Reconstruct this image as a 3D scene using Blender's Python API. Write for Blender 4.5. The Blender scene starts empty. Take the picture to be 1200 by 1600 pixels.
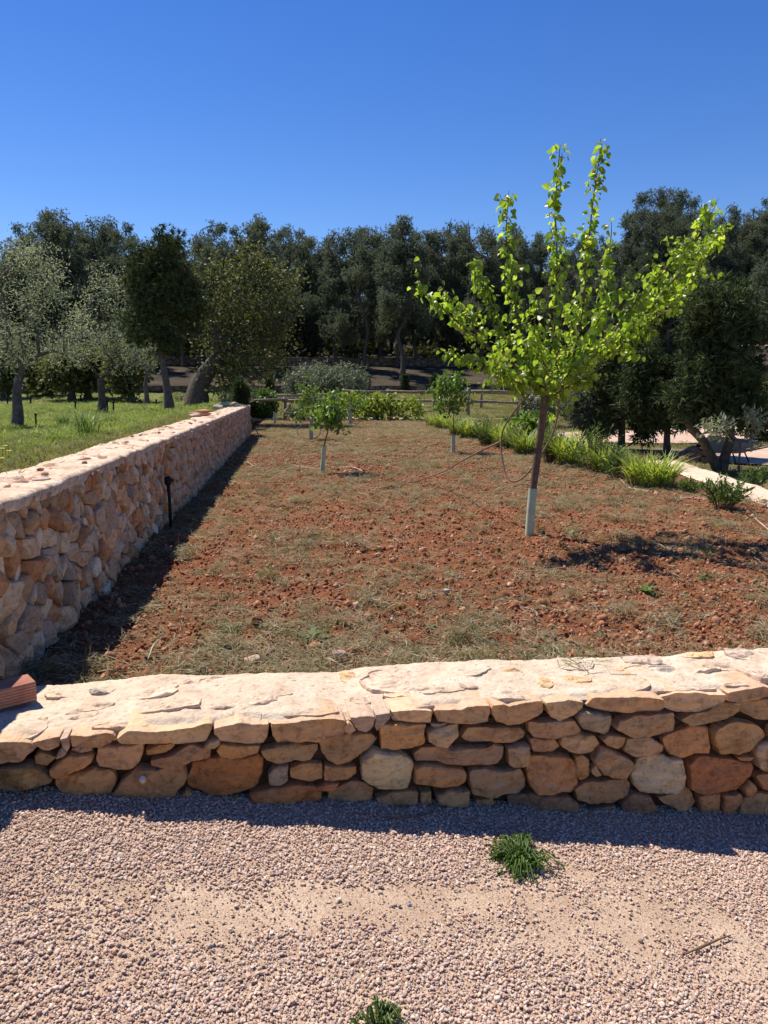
import bpy, math, random
import numpy as np
from mathutils import Vector, Matrix

# ------------------------------------------------------------------ camera, light, exposure
scene = bpy.context.scene
COL = scene.collection
F_PX, CX, CY, CAM_H = 1156.0, 600.0, 800.0, 1.6
PITCH = math.atan((800 - 605) / F_PX)
YAW = math.radians(6.7136)
cam_d = bpy.data.cameras.new('camera')
cam = bpy.data.objects.new('camera', cam_d)
COL.objects.link(cam)
cam.location = (0, 0, CAM_H)
cam.rotation_euler = (math.pi / 2 - PITCH, 0, -YAW)
cam_d.sensor_fit = 'VERTICAL'
cam_d.sensor_height = 36.0
cam_d.sensor_width = 27.0
cam_d.lens = F_PX / 1600 * 36
cam_d.clip_start, cam_d.clip_end = 0.05, 3000
scene.camera = cam

SUN_DIR = Vector((-0.41, 0.44, 1.0)).normalized()      # towards the sun
world = bpy.data.worlds.new('World')
scene.world = world
world.use_nodes = True
wn = world.node_tree.nodes
sky = wn.new('ShaderNodeTexSky')
sky.sky_type = 'NISHITA'
sky.sun_disc = False
sky.sun_elevation = math.asin(SUN_DIR.z)
sky.sun_rotation = math.atan2(SUN_DIR.x, SUN_DIR.y)
sky.altitude = 200
sky.air_density = 1.0
sky.dust_density = 0.0
sky.ozone_density = 3.0
bg = wn['Background']
bg.inputs['Strength'].default_value = 0.10
hs = wn.new('ShaderNodeHueSaturation')
hs.inputs['Saturation'].default_value = 1.32
hs.inputs['Hue'].default_value = 0.516
world.node_tree.links.new(sky.outputs[0], hs.inputs['Color'])
world.node_tree.links.new(hs.outputs[0], bg.inputs[0])
sun_d = bpy.data.lights.new('sun', 'SUN')
sun_d.energy = 5.0
sun_d.angle = math.radians(0.53)
sun_d.color = (1.0, 0.95, 0.87)
sun = bpy.data.objects.new('sun', sun_d)
COL.objects.link(sun)
sun.rotation_euler = SUN_DIR.to_track_quat('Z', 'Y').to_euler()
sun.location = SUN_DIR * 100
scene.view_settings.view_transform = 'Standard'
scene.view_settings.look = 'None'
scene.view_settings.exposure = 0.45
scene.view_settings.gamma = 1.0
scene.view_settings.use_curve_mapping = False
scene.render.engine = 'CYCLES'
scene.cycles.max_bounces = 6
scene.cycles.diffuse_bounces = 3
scene.cycles.glossy_bounces = 2
scene.cycles.transmission_bounces = 4
scene.cycles.use_denoising = True

# ------------------------------------------------------------------ measuring helpers (photo pixels -> places)
def ray(px, py):
    x, y = (px - CX) / F_PX, -(py - CY) / F_PX
    d = np.array([x, math.cos(PITCH) + y * math.sin(PITCH), -math.sin(PITCH) + y * math.cos(PITCH)])
    c, s = math.cos(-YAW), math.sin(-YAW)
    return np.array([c * d[0] - s * d[1], s * d[0] + c * d[1], d[2]])
CAMP = np.array([0, 0, CAM_H])
def at_z(px, py, z):
    d = ray(px, py)
    return CAMP + d * ((z - CAM_H) / d[2])
def at_y(px, py, y):
    d = ray(px, py)
    return CAMP + d * (y / d[1])
def at_x(px, py, x):
    d = ray(px, py)
    return CAMP + d * (x / d[0])
def first(q): return float(np.ravel(q)[0])
def on_ground(px, py, fz):
    """where the line of sight through a photo pixel first meets the ground"""
    d = ray(px, py)
    t = np.concatenate([np.arange(1, 12, .01), np.arange(12, 120, .05)])
    P = CAMP + t[:, None] * d
    gap = P[:, 2] - np.ravel(fz(P[:, 0], P[:, 1]))
    hit = np.nonzero(gap <= 0)[0]
    k = hit[0] if len(hit) else int(np.argmin(gap / P[:, 1]))
    p = P[k].copy()
    p[2] = first(fz(p[0], p[1]))
    return p

# ------------------------------------------------------------------ numpy noise
def _h(ix, iy, iz, seed):
    n = (ix * 374761393 + iy * 668265263 + iz * 2147483647 + seed * 1274126177) & 0xFFFFFFFF
    n = ((n ^ (n >> 13)) * 1274126177) & 0xFFFFFFFF
    n = ((n ^ (n >> 16)) * 2246822519) & 0xFFFFFFFF
    return ((n ^ (n >> 15)) & 0xFFFFFF) / float(0xFFFFFF) * 2 - 1
def vnoise(p, seed=0):
    p = np.asarray(p, float)
    i = np.floor(p).astype(np.int64)
    f = p - i
    f = f * f * (3 - 2 * f)
    out = 0
    for dx in (0, 1):
        wx = f[:, 0] if dx else 1 - f[:, 0]
        for dy in (0, 1):
            wy = f[:, 1] if dy else 1 - f[:, 1]
            for dz in (0, 1):
                wz = f[:, 2] if dz else 1 - f[:, 2]
                out = out + wx * wy * wz * _h(i[:, 0] + dx, i[:, 1] + dy, i[:, 2] + dz, seed)
    return out
def fbm(p, octv=4, seed=0, gain=0.5):
    p = np.asarray(p, float)
    a, s, t = 1.0, 0, 0
    for o in range(octv):
        s = s + a * vnoise(p * (2.03 ** o) + o * 17.3, seed + o * 31)
        t += a
        a *= gain
    return s / t
def xy(x, y, k=1.0):
    x = np.atleast_1d(np.asarray(x, float)); y = np.atleast_1d(np.asarray(y, float))
    return np.stack([x * k, y * k, np.zeros_like(x)], 1)
def sstep(a, b, x):
    t = np.clip((np.asarray(x, float) - a) / (b - a), 0, 1)
    return t * t * (3 - 2 * t)

# ------------------------------------------------------------------ object helpers
def mesh_from(name, verts, faces, mat=None, smooth=True):
    me = bpy.data.meshes.new(name)
    verts = np.asarray(verts, np.float32)
    if isinstance(faces, np.ndarray):
        n, k = faces.shape
        me.vertices.add(len(verts)); me.vertices.foreach_set('co', verts.ravel())
        me.loops.add(n * k); me.loops.foreach_set('vertex_index', faces.astype(np.int32).ravel())
        me.polygons.add(n)
        me.polygons.foreach_set('loop_start', np.arange(0, n * k, k, dtype=np.int32))
        me.polygons.foreach_set('loop_total', np.full(n, k, np.int32))
        me.update(calc_edges=True)
    else:
        me.from_pydata([tuple(map(float, v)) for v in verts], [], faces)
    if smooth:
        me.polygons.foreach_set('use_smooth', np.ones(len(me.polygons), bool))
    if mat:
        me.materials.append(mat)
    me.update()
    return me
def add(name, me, parent=None, loc=(0, 0, 0)):
    o = bpy.data.objects.new(name, me)
    COL.objects.link(o)
    o.location = loc
    if parent is not None:
        o.parent = parent
    return o
def tag(o, label=None, cat=None, group=None, kind=None):
    if label: o['label'] = label
    if cat: o['category'] = cat
    if group: o['group'] = group
    if kind: o['kind'] = kind
    return o
def thing(name, label, cat, loc=(0, 0, 0), group=None):
    o = bpy.data.objects.new(name, None)
    COL.objects.link(o)
    o.empty_display_size = 0.1
    o.location = loc
    return tag(o, label, cat, group, 'thing')
def dup(root, loc, rz=0, scale=1.0, label=None):
    r = root.copy(); COL.objects.link(r)
    r.location = loc; r.rotation_euler = (0, 0, rz)
    r.scale = (scale,) * 3 if not hasattr(scale, '__len__') else scale
    if label: r['label'] = label
    for ch in list(root.children):
        c = ch.copy(); COL.objects.link(c); c.parent = r
        for g in list(ch.children):
            d = g.copy(); COL.objects.link(d); d.parent = c
    return r
class Bag:
    """collects polygons and tubes into one mesh"""
    def __init__(s): s.v, s.f, s.n = [], [], 0
    def add(s, verts, faces):
        s.v.append(np.asarray(verts, float)); s.f += [tuple(int(i) + s.n for i in f) for f in faces]; s.n += len(verts)
        return s
    def box(s, c, d, rz=0.0, rx=0.0, jit=0, rng=None):
        x, y, z = np.array(d) / 2
        v = np.array([(sx * x, sy * y, sz * z) for sx in (-1, 1) for sy in (-1, 1) for sz in (-1, 1)])
        if jit: v = v + (rng.random((8, 3)) - .5) * jit
        if rx:
            c_, s_ = math.cos(rx), math.sin(rx); v = v @ np.array([[1, 0, 0], [0, c_, -s_], [0, s_, c_]]).T
        c_, s_ = math.cos(rz), math.sin(rz); v = v @ np.array([[c_, -s_, 0], [s_, c_, 0], [0, 0, 1]]).T
        return s.add(v + np.array(c), [(0, 1, 3, 2), (4, 6, 7, 5), (0, 4, 5, 1), (2, 3, 7, 6), (0, 2, 6, 4), (1, 5, 7, 3)])
    def tube(s, pts, rad, sides=6, cap=True, wob=0.0, seed=0):
        pts = np.asarray(pts, float); n = len(pts)
        rad = np.full(n, rad) if not hasattr(rad, '__len__') else np.asarray(rad, float)
        t = np.gradient(pts, axis=0); t /= np.linalg.norm(t, axis=1)[:, None] + 1e-9
        a = np.array([0, 0, 1.0]) if abs(t[0][2]) < .9 else np.array([1.0, 0, 0])
        u = np.cross(t[0], a); u /= np.linalg.norm(u)
        vs = []
        ang = np.arange(sides) / sides * 2 * math.pi
        for i in range(n):
            u = u - t[i] * (u @ t[i]); u /= np.linalg.norm(u) + 1e-9
            w = np.cross(t[i], u)
            r = rad[i] * np.ones(sides)
            if wob:
                r = r * (1 + wob * vnoise(np.stack([np.cos(ang) * 1.3, np.sin(ang) * 1.3, np.full(sides, i * .45)], 1), seed))
            vs.append(pts[i] + (np.cos(ang) * r)[:, None] * u + (np.sin(ang) * r)[:, None] * w)
        v = np.concatenate(vs)
        f = [(i * sides + j, i * sides + (j + 1) % sides, (i + 1) * sides + (j + 1) % sides, (i + 1) * sides + j) for i in range(n - 1) for j in range(sides)]
        if cap:
            f.append(tuple(range(sides - 1, -1, -1))); f.append(tuple(range((n - 1) * sides, n * sides)))
        return s.add(v, f)
    def mesh(s, name, mat=None, smooth=True, off=(0, 0, 0)):
        return mesh_from(name, np.concatenate(s.v) - np.array(off), s.f, mat, smooth)
def spline(pts, k=6):
    """Catmull-Rom through pts"""
    P = [np.asarray(p, float) for p in pts]
    P = [2 * P[0] - P[1]] + P + [2 * P[-1] - P[-2]]
    out = []
    for i in range(1, len(P) - 2):
        for j in range(k):
            t = j / k
            a, b, c, d = P[i - 1], P[i], P[i + 1], P[i + 2]
            out.append(.5 * (2 * b + (c - a) * t + (2 * a - 5 * b + 4 * c - d) * t * t + (3 * b - a - 3 * c + d) * t ** 3))
    out.append(P[-2])
    return np.array(out)

# ------------------------------------------------------------------ materials
def new_mat(name):
    m = bpy.data.materials.new(name); m.use_nodes = True
    nt = m.node_tree
    return m, nt, nt.nodes, nt.links, nt.nodes['Principled BSDF']
def ramp(nt, fac, stops):
    r = nt.nodes.new('ShaderNodeValToRGB')
    el = r.color_ramp.elements
    el[0].position, el[0].color = stops[0][0], (*stops[0][1], 1)
    el[1].position, el[1].color = stops[-1][0], (*stops[-1][1], 1)
    for p, c in stops[1:-1]:
        e = el.new(p); e.color = (*c, 1)
    nt.links.new(fac, r.inputs[0])
    return r.outputs[0]
def noise(nt, scale, detail=4, rough=.55, coord=None, dist=0.0):
    n = nt.nodes.new('ShaderNodeTexNoise')
    n.inputs['Scale'].default_value = scale; n.inputs['Detail'].default_value = detail
    n.inputs['Roughness'].default_value = rough; n.inputs['Distortion'].default_value = dist
    if coord is not None: nt.links.new(coord, n.inputs['Vector'])
    return n.outputs[0]
def mixc(nt, fac, a, b, mode='MIX'):
    m = nt.nodes.new('ShaderNodeMix'); m.data_type = 'RGBA'; m.blend_type = mode
    for sock, v in ((m.inputs[0], fac), (m.inputs[6], a), (m.inputs[7], b)):
        if hasattr(v, 'links'): nt.links.new(v, sock)
        elif hasattr(v, '__len__'): sock.default_value = (*v, 1)
        else: sock.default_value = v
    return m.outputs[2]
def bump(nt, bsdf, h, strength=.5, dist=.01):
    b = nt.nodes.new('ShaderNodeBump'); b.inputs['Strength'].default_value = strength; b.inputs['Distance'].default_value = dist
    nt.links.new(h, b.inputs['Height']); nt.links.new(b.outputs[0], bsdf.inputs['Normal'])
def pos(nt):
    return nt.nodes.new('ShaderNodeNewGeometry').outputs['Position']
def objc(nt):
    return nt.nodes.new('ShaderNodeTexCoord').outputs['Object']
def mrange(nt, v, a, b):
    m = nt.nodes.new('ShaderNodeMapRange'); m.inputs[1].default_value = a; m.inputs[2].default_value = b
    nt.links.new(v, m.inputs[0]); return m.outputs[0]

def surf_mat(name, stops, scale=6, detail=5, rough=.95, bscale=60, bstr=.5, bdist=.01, fine=None, coord='pos'):
    m, nt, N, L, B = new_mat(name)
    c = pos(nt) if coord == 'pos' else objc(nt)
    col = ramp(nt, noise(nt, scale, detail, .6, c), stops)
    if fine:
        col = mixc(nt, fine[1], col, ramp(nt, noise(nt, fine[0], 3, .6, c), [(.3, (.45, .45, .45)), (.7, (1.5, 1.5, 1.5))]), 'MULTIPLY')
    L.new(col, B.inputs['Base Color'])
    B.inputs['Roughness'].default_value = rough
    B.inputs['Specular IOR Level'].default_value = .15
    bump(nt, B, noise(nt, bscale, 4, .65, c), bstr, bdist)
    return m

def stone_mat(name='stone_mat', island=False, pal=None, dusty=False):
    """weathered limestone; the colour of each stone is its own object colour (or one per piece)"""
    m, nt, N, L, B = new_mat(name)
    c = pos(nt)
    if island:
        base = ramp(nt, N.new('ShaderNodeNewGeometry').outputs['Random Per Island'], pal)
    else:
        base = N.new('ShaderNodeObjectInfo').outputs['Color']
    mp = N.new('ShaderNodeMapping'); mp.inputs['Scale'].default_value = (.55, .55, 1.5); mp.inputs['Rotation'].default_value = (.1, .25, 0)
    L.new(c, mp.inputs['Vector'])
    st = ramp(nt, noise(nt, 12, 7, .68, mp.outputs[0], .8), [(.26, (.62, .57, .52)), (.46, (1, 1, 1)), (.72, (1.28, 1.24, 1.18))])
    col = mixc(nt, 1.0, base, st, 'MULTIPLY')
    iron = ramp(nt, noise(nt, 5.3, 4, .6, c, 1.2), [(.50, (0, 0, 0)), (.68, (1, 1, 1))])
    col = mixc(nt, mixc(nt, 1.0, iron, (.22, .22, .22), 'MULTIPLY'), col, mixc(nt, 1.0, col, (1.15, .82, .58), 'MULTIPLY'))
    dirt = ramp(nt, noise(nt, 34, 5, .7, c), [(.36, (.42, .38, .34)), (.50, (1, 1, 1))])
    col = mixc(nt, .62, col, dirt, 'MULTIPLY')
    lich = ramp(nt, noise(nt, 20, 3, .6, c), [(.62, (0, 0, 0)), (.70, (1, 1, 1))])
    col = mixc(nt, mixc(nt, 1.0, lich, (.35, .35, .35), 'MULTIPLY'), col, (.46, .40, .33))
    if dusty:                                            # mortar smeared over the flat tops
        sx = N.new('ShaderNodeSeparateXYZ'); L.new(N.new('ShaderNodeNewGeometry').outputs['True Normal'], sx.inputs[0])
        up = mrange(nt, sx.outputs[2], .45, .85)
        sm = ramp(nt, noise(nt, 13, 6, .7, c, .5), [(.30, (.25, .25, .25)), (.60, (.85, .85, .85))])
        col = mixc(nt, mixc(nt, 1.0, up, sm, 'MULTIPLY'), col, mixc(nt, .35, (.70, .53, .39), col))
    L.new(col, B.inputs['Base Color'])
    B.inputs['Roughness'].default_value = .95
    B.inputs['Specular IOR Level'].default_value = .12
    n1 = noise(nt, 30, 8, .74, mp.outputs[0], .6); n2 = noise(nt, 150, 3, .6, c)
    mm = N.new('ShaderNodeMath'); mm.operation = 'MULTIPLY_ADD'; mm.inputs[1].default_value = .3
    L.new(n2, mm.inputs[0]); L.new(n1, mm.inputs[2])
    bump(nt, B, mm.outputs[0], 1.0, .010)
    return m

def leaf_mat(name, stops, trans=.4, tcol=1.4, rough=.5, spec=.3, vscale=.8, tb=.45):
    """leaf: hue varies from leaf to leaf; light also comes through it"""
    m, nt, N, L, B = new_mat(name)
    g = N.new('ShaderNodeNewGeometry')
    r = N.new('ShaderNodeMath'); r.operation = 'FRACT'
    a = N.new('ShaderNodeMath'); a.operation = 'ADD'
    oi = N.new('ShaderNodeObjectInfo')
    L.new(g.outputs['Random Per Island'], a.inputs[0]); L.new(oi.outputs['Random'], a.inputs[1]); L.new(a.outputs[0], r.inputs[0])
    col = ramp(nt, r.outputs[0], stops)
    big = ramp(nt, noise(nt, vscale, 2, .5, g.outputs['Position']), [(.35, (.82, .84, .80)), (.65, (1.15, 1.12, 1.05))])
    col = mixc(nt, 1.0, col, big, 'MULTIPLY')
    L.new(col, B.inputs['Base Color'])
    B.inputs['Roughness'].default_value = rough
    B.inputs['Specular IOR Level'].default_value = spec
    t = N.new('ShaderNodeBsdfTranslucent')
    tc = mixc(nt, 1.0, col, (tcol, tcol * 1.02, tcol * tb), 'MULTIPLY')
    L.new(tc, t.inputs['Color'])
    mx = N.new('ShaderNodeMixShader'); mx.inputs[0].default_value = trans
    L.new(B.outputs[0], mx.inputs[1]); L.new(t.outputs[0], mx.inputs[2])
    L.new(mx.outputs[0], N['Material Output'].inputs['Surface'])
    return m

M = {}
M['stone'] = stone_mat()
M['stone_far'] = stone_mat('stone_far_mat', True, [(0, (.44, .30, .20)), (.3, (.53, .36, .25)), (.55, (.60, .44, .32)), (.8, (.46, .28, .17)), (1, (.55, .41, .31))])
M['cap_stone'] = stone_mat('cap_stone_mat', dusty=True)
M['stone_shaded'] = stone_mat('stone_shaded_mat', True, [(0, (.13, .10, .075)), (.5, (.19, .15, .115)), (1, (.15, .105, .075))])  # tree shade on the back terrace walls, put into darker stone colours
M['joint'] = surf_mat('joint_mat', [(.3, (.06, .037, .022)), (.7, (.12, .075, .045))], 9, 5, .98, 50, .8, .015)
M['dark_joint'] = surf_mat('dark_joint_mat', [(.3, (.045, .03, .02)), (.7, (.09, .06, .04))], 9, 5, .98, 50, .8, .015)
M['bark'] = surf_mat('bark_mat', [(.3, (.06, .045, .035)), (.7, (.14, .11, .085))], 12, 5, .95, 40, .9, .02)
M['bark_pale'] = surf_mat('bark_pale_mat', [(.3, (.075, .06, .05)), (.7, (.17, .14, .115))], 12, 5, .95, 40, .9, .02)
M['bark_young'] = surf_mat('bark_young_mat', [(.3, (.10, .062, .042)), (.7, (.19, .125, .088))], 30, 4, .8, 90, .5, .004)
M['wood'] = surf_mat('wood_mat', [(.3, (.16, .12, .09)), (.7, (.34, .28, .22))], 8, 5, .9, 60, .6, .01)
M['hose'] = surf_mat('hose_mat', [(.3, (.20, .115, .08)), (.7, (.30, .19, .14))], 14, 3, .55, 90, .1, .002)
M['hose_pale'] = surf_mat('hose_pale_mat', [(.3, (.36, .26, .20)), (.7, (.50, .40, .32))], 14, 3, .6, 90, .1, .002)
M['black'] = surf_mat('black_plastic_mat', [(.3, (.012, .012, .013)), (.7, (.022, .022, .023))], 20, 3, .5, 90, .1, .002)
M['guard'] = surf_mat('guard_mat', [(.3, (.36, .44, .27)), (.7, (.52, .58, .40))], 9, 3, .6, 60, .15, .003)
M['clay'] = surf_mat('clay_mat', [(.3, (.36, .15, .10)), (.7, (.52, .25, .17))], 18, 4, .9, 120, .3, .003)
# ------------------------------------------------------------------ terrain heights
SOIL = 0.25
def soil_h(x, y):
    x = np.asarray(x, float); y = np.asarray(y, float)
    h = SOIL + .022 * fbm(xy(x, y, .9), 3, 5) + .020 * fbm(xy(x, y, 4.2), 3, 6)
    h = h + .035 * np.exp(-((y - 3.25) / .35) ** 2) * (.6 + .6 * fbm(xy(x, y, 1.7), 2, 9))
    h = h - .05 * sstep(5.0, 5.8, x)
    return h
def gravel_h(x, y):
    x = np.asarray(x, float); y = np.asarray(y, float)
    return .085 - .143 * np.clip(x, -3, 4) - .012 * (2.5 - y) * 0 + .008 * fbm(xy(x, y, 1.3), 2, 21)
def rise(x, y):
    """open ground beyond the garden: meadow, terraces, hill"""
    x = np.asarray(x, float); y = np.asarray(y, float)
    z = .2 + .95 * sstep(30, 47, y)
    z = z + .55 * sstep(48.0, 48.25, y)
    z = z + 1.5 * sstep(48.5, 60, y) + .65 * sstep(60, 60.3, y)
    k = .17 + .10 * sstep(18, 50, x)
    z = z + np.minimum(np.maximum(y - 61, 0), 50) * k * sstep(55, 85, y)
    z = z + 3.0 * sstep(14, 40, x) * sstep(22, 60, y)
    return z + .15 * fbm(xy(x, y, .12), 3, 40)
def terrace_h(x, y):
    x = np.asarray(x, float); y = np.asarray(y, float)
    z = 1.06 - .30 * sstep(0, 3.5, -1.75 - x) * sstep(4, 14, y) + .04 * fbm(xy(x, y, .5), 3, 60) * sstep(0, .6, -1.7 - x)
    z = z + (rise(x, y) - z) * sstep(34, 47.5, y)
    return z
def side_h(x, y):
    x = np.asarray(x, float); y = np.asarray(y, float)
    z = .10 + .05 * fbm(xy(x, y, .4), 3, 70) + .25 * sstep(10, 20, x)
    return z + (rise(x, y) - z) * sstep(20, 32, y)

def sheet(name, xs, ys, fh, mat, kind='structure', label=None):
    X, Y = np.meshgrid(xs, ys)
    Z = fh(X.ravel(), Y.ravel())
    v = np.stack([X.ravel(), Y.ravel(), Z], 1)
    nx, ny = len(xs), len(ys)
    i = (np.arange(ny - 1)[:, None] * nx + np.arange(nx - 1)[None, :]).ravel()
    f = np.stack([i, i + 1, i + nx + 1, i + nx], 1)
    return tag(add(name, mesh_from(name, v, f, mat)), label, None, None, kind)
def graded(a, b, d0, g):
    out = [a]; d = d0
    while out[-1] < b:
        out.append(out[-1] + d); d *= g
    out[-1] = b
    return np.array(out)

# red soil: real relief, the litter itself is laid on it further down
m, nt, N, L, B = new_mat('soil_mat')
c = pos(nt)
red = ramp(nt, noise(nt, 9, 6, .65, c), [(.25, (.14, .052, .025)), (.5, (.265, .102, .047)), (.75, (.38, .17, .085))])
lit = ramp(nt, noise(nt, 55, 3, .7, c), [(.3, (.13, .075, .04)), (.7, (.38, .27, .15))])
msk = ramp(nt, noise(nt, 1.5, 5, .7, c, .5), [(.48, (0, 0, 0)), (.70, (.5, .5, .5))])
L.new(mixc(nt, msk, red, lit), B.inputs['Base Color'])
B.inputs['Roughness'].default_value = 1.0; B.inputs['Specular IOR Level'].default_value = .05
bump(nt, B, noise(nt, 42, 6, .75, c), 1.0, .03)
M['soil'] = m
def soil_rel(x, y):
    d = sstep(16, 6, y)
    p = xy(x, y)
    return soil_h(x, y) + d * (.034 * np.maximum(fbm(p * 13, 2, 80), 0) + .018 * fbm(p * 30, 2, 81) + .010 * fbm(p * 70, 1, 82))
sheet('garden_soil', np.linspace(-1.42, 6.15, 330), np.concatenate([graded(2.75, 30.6, .014, 1.0065)]), soil_rel, M['soil'])

m, nt, N, L, B = new_mat('gravel_bed_mat')
c = pos(nt)
sand = ramp(nt, noise(nt, 5, 5, .6, c), [(.3, (.44, .30, .20)), (.7, (.60, .44, .31))])
grit = ramp(nt, noise(nt, 160, 3, .7, c), [(.3, (.6, .6, .6)), (.7, (1.3, 1.3, 1.3))])
L.new(mixc(nt, 1.0, sand, grit, 'MULTIPLY'), B.inputs['Base Color'])
B.inputs['Roughness'].default_value = 1.0; B.inputs['Specular IOR Level'].default_value = .05
bump(nt, B, noise(nt, 150, 4, .7, c), .8, .006)
M['gravel_bed'] = m
sheet('gravel_path', np.linspace(-1.5, 7, 140), np.linspace(-4, 2.95, 120), gravel_h, M['gravel_bed'])

M['meadow'] = surf_mat('meadow_mat', [(.3, (.09, .105, .035)), (.5, (.17, .165, .06)), (.72, (.29, .23, .12))], 1.6, 6, 1, 30, .9, .04, (30, .6))
M['dry_meadow'] = surf_mat('dry_meadow_mat', [(.3, (.10, .11, .035)), (.5, (.17, .155, .06)), (.72, (.24, .19, .10))], .7, 6, 1, 30, .9, .04, (25, .6))
M['hill'] = surf_mat('hill_mat', [(.3, (.035, .027, .018)), (.55, (.075, .055, .036)), (.75, (.13, .095, .062))], .5, 6, 1, 8, .9, .1, (6, .6))  # floor colour darkened to stand in for the shade under the pines
M['side'] = surf_mat('side_mat', [(.3, (.09, .095, .035)), (.5, (.17, .13, .07)), (.72, (.26, .18, .11))], .9, 6, 1, 30, .9, .03, (30, .6))
M['yard'] = surf_mat('yard_mat', [(.3, (.46, .30, .21)), (.7, (.62, .44, .33))], 3, 5, 1, 60, .6, .01, (50, .5))
sheet('grass_terrace', np.concatenate([np.linspace(-60, -12, 40), np.linspace(-11.6, -1.66, 60)]), np.concatenate([np.linspace(-6, 2, 10), np.linspace(2.5, 47.9, 150)]), terrace_h, M['meadow'])
sheet('meadow', np.linspace(-1.66, 70, 110), np.linspace(30.6, 47.9, 40), rise, M['dry_meadow'])
sheet('side_ground', np.concatenate([np.linspace(6.15, 20, 60), np.linspace(20.6, 70, 40)]), np.linspace(-6, 30.6, 110), side_h, M['side'])
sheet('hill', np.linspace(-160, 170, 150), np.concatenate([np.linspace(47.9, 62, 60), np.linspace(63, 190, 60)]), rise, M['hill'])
sheet('ground', np.linspace(-900, 900, 20), np.linspace(-700, 1200, 20), lambda x, y: -1.6 + 0 * x, M['side'])
# the pale gravel yard beyond the garden wall
def flat_patch(name, outline, fh, mat, lift=.006, seed=0):
    o = np.array(outline); cen = o.mean(0)
    P = spline(list(o) + [o[0]], 8)[:-1]
    rings = [P]
    for k in (.75, .5, .25): rings.append(cen + (P - cen) * k)
    n = len(P); pts = np.concatenate(rings + [cen[None]])
    v = np.stack([pts[:, 0], pts[:, 1], fh(pts[:, 0], pts[:, 1]) + lift], 1)
    f = []
    for r in range(3):
        f += [(r * n + i, r * n + (i + 1) % n, (r + 1) * n + (i + 1) % n, (r + 1) * n + i) for i in range(n)]
    f += [(3 * n + i, 3 * n + (i + 1) % n, 4 * n) for i in range(n)]
    return tag(add(name, mesh_from(name, v, f, mat)), kind='structure')
flat_patch('gravel_yard', [(7.6, 14.3), (9.0, 13.0), (12, 12.2), (20, 13), (22, 17), (15, 18), (11.5, 17.2), (9.2, 16.2)], side_h, M['yard'], .03)
flat_patch('gravel_track', [(7.6, 20.0), (9.5, 18.6), (13.5, 19.3), (20, 21), (22, 24), (16, 24.5), (11, 23.5), (8.2, 22.6)], side_h, M['yard'], .05)

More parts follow.
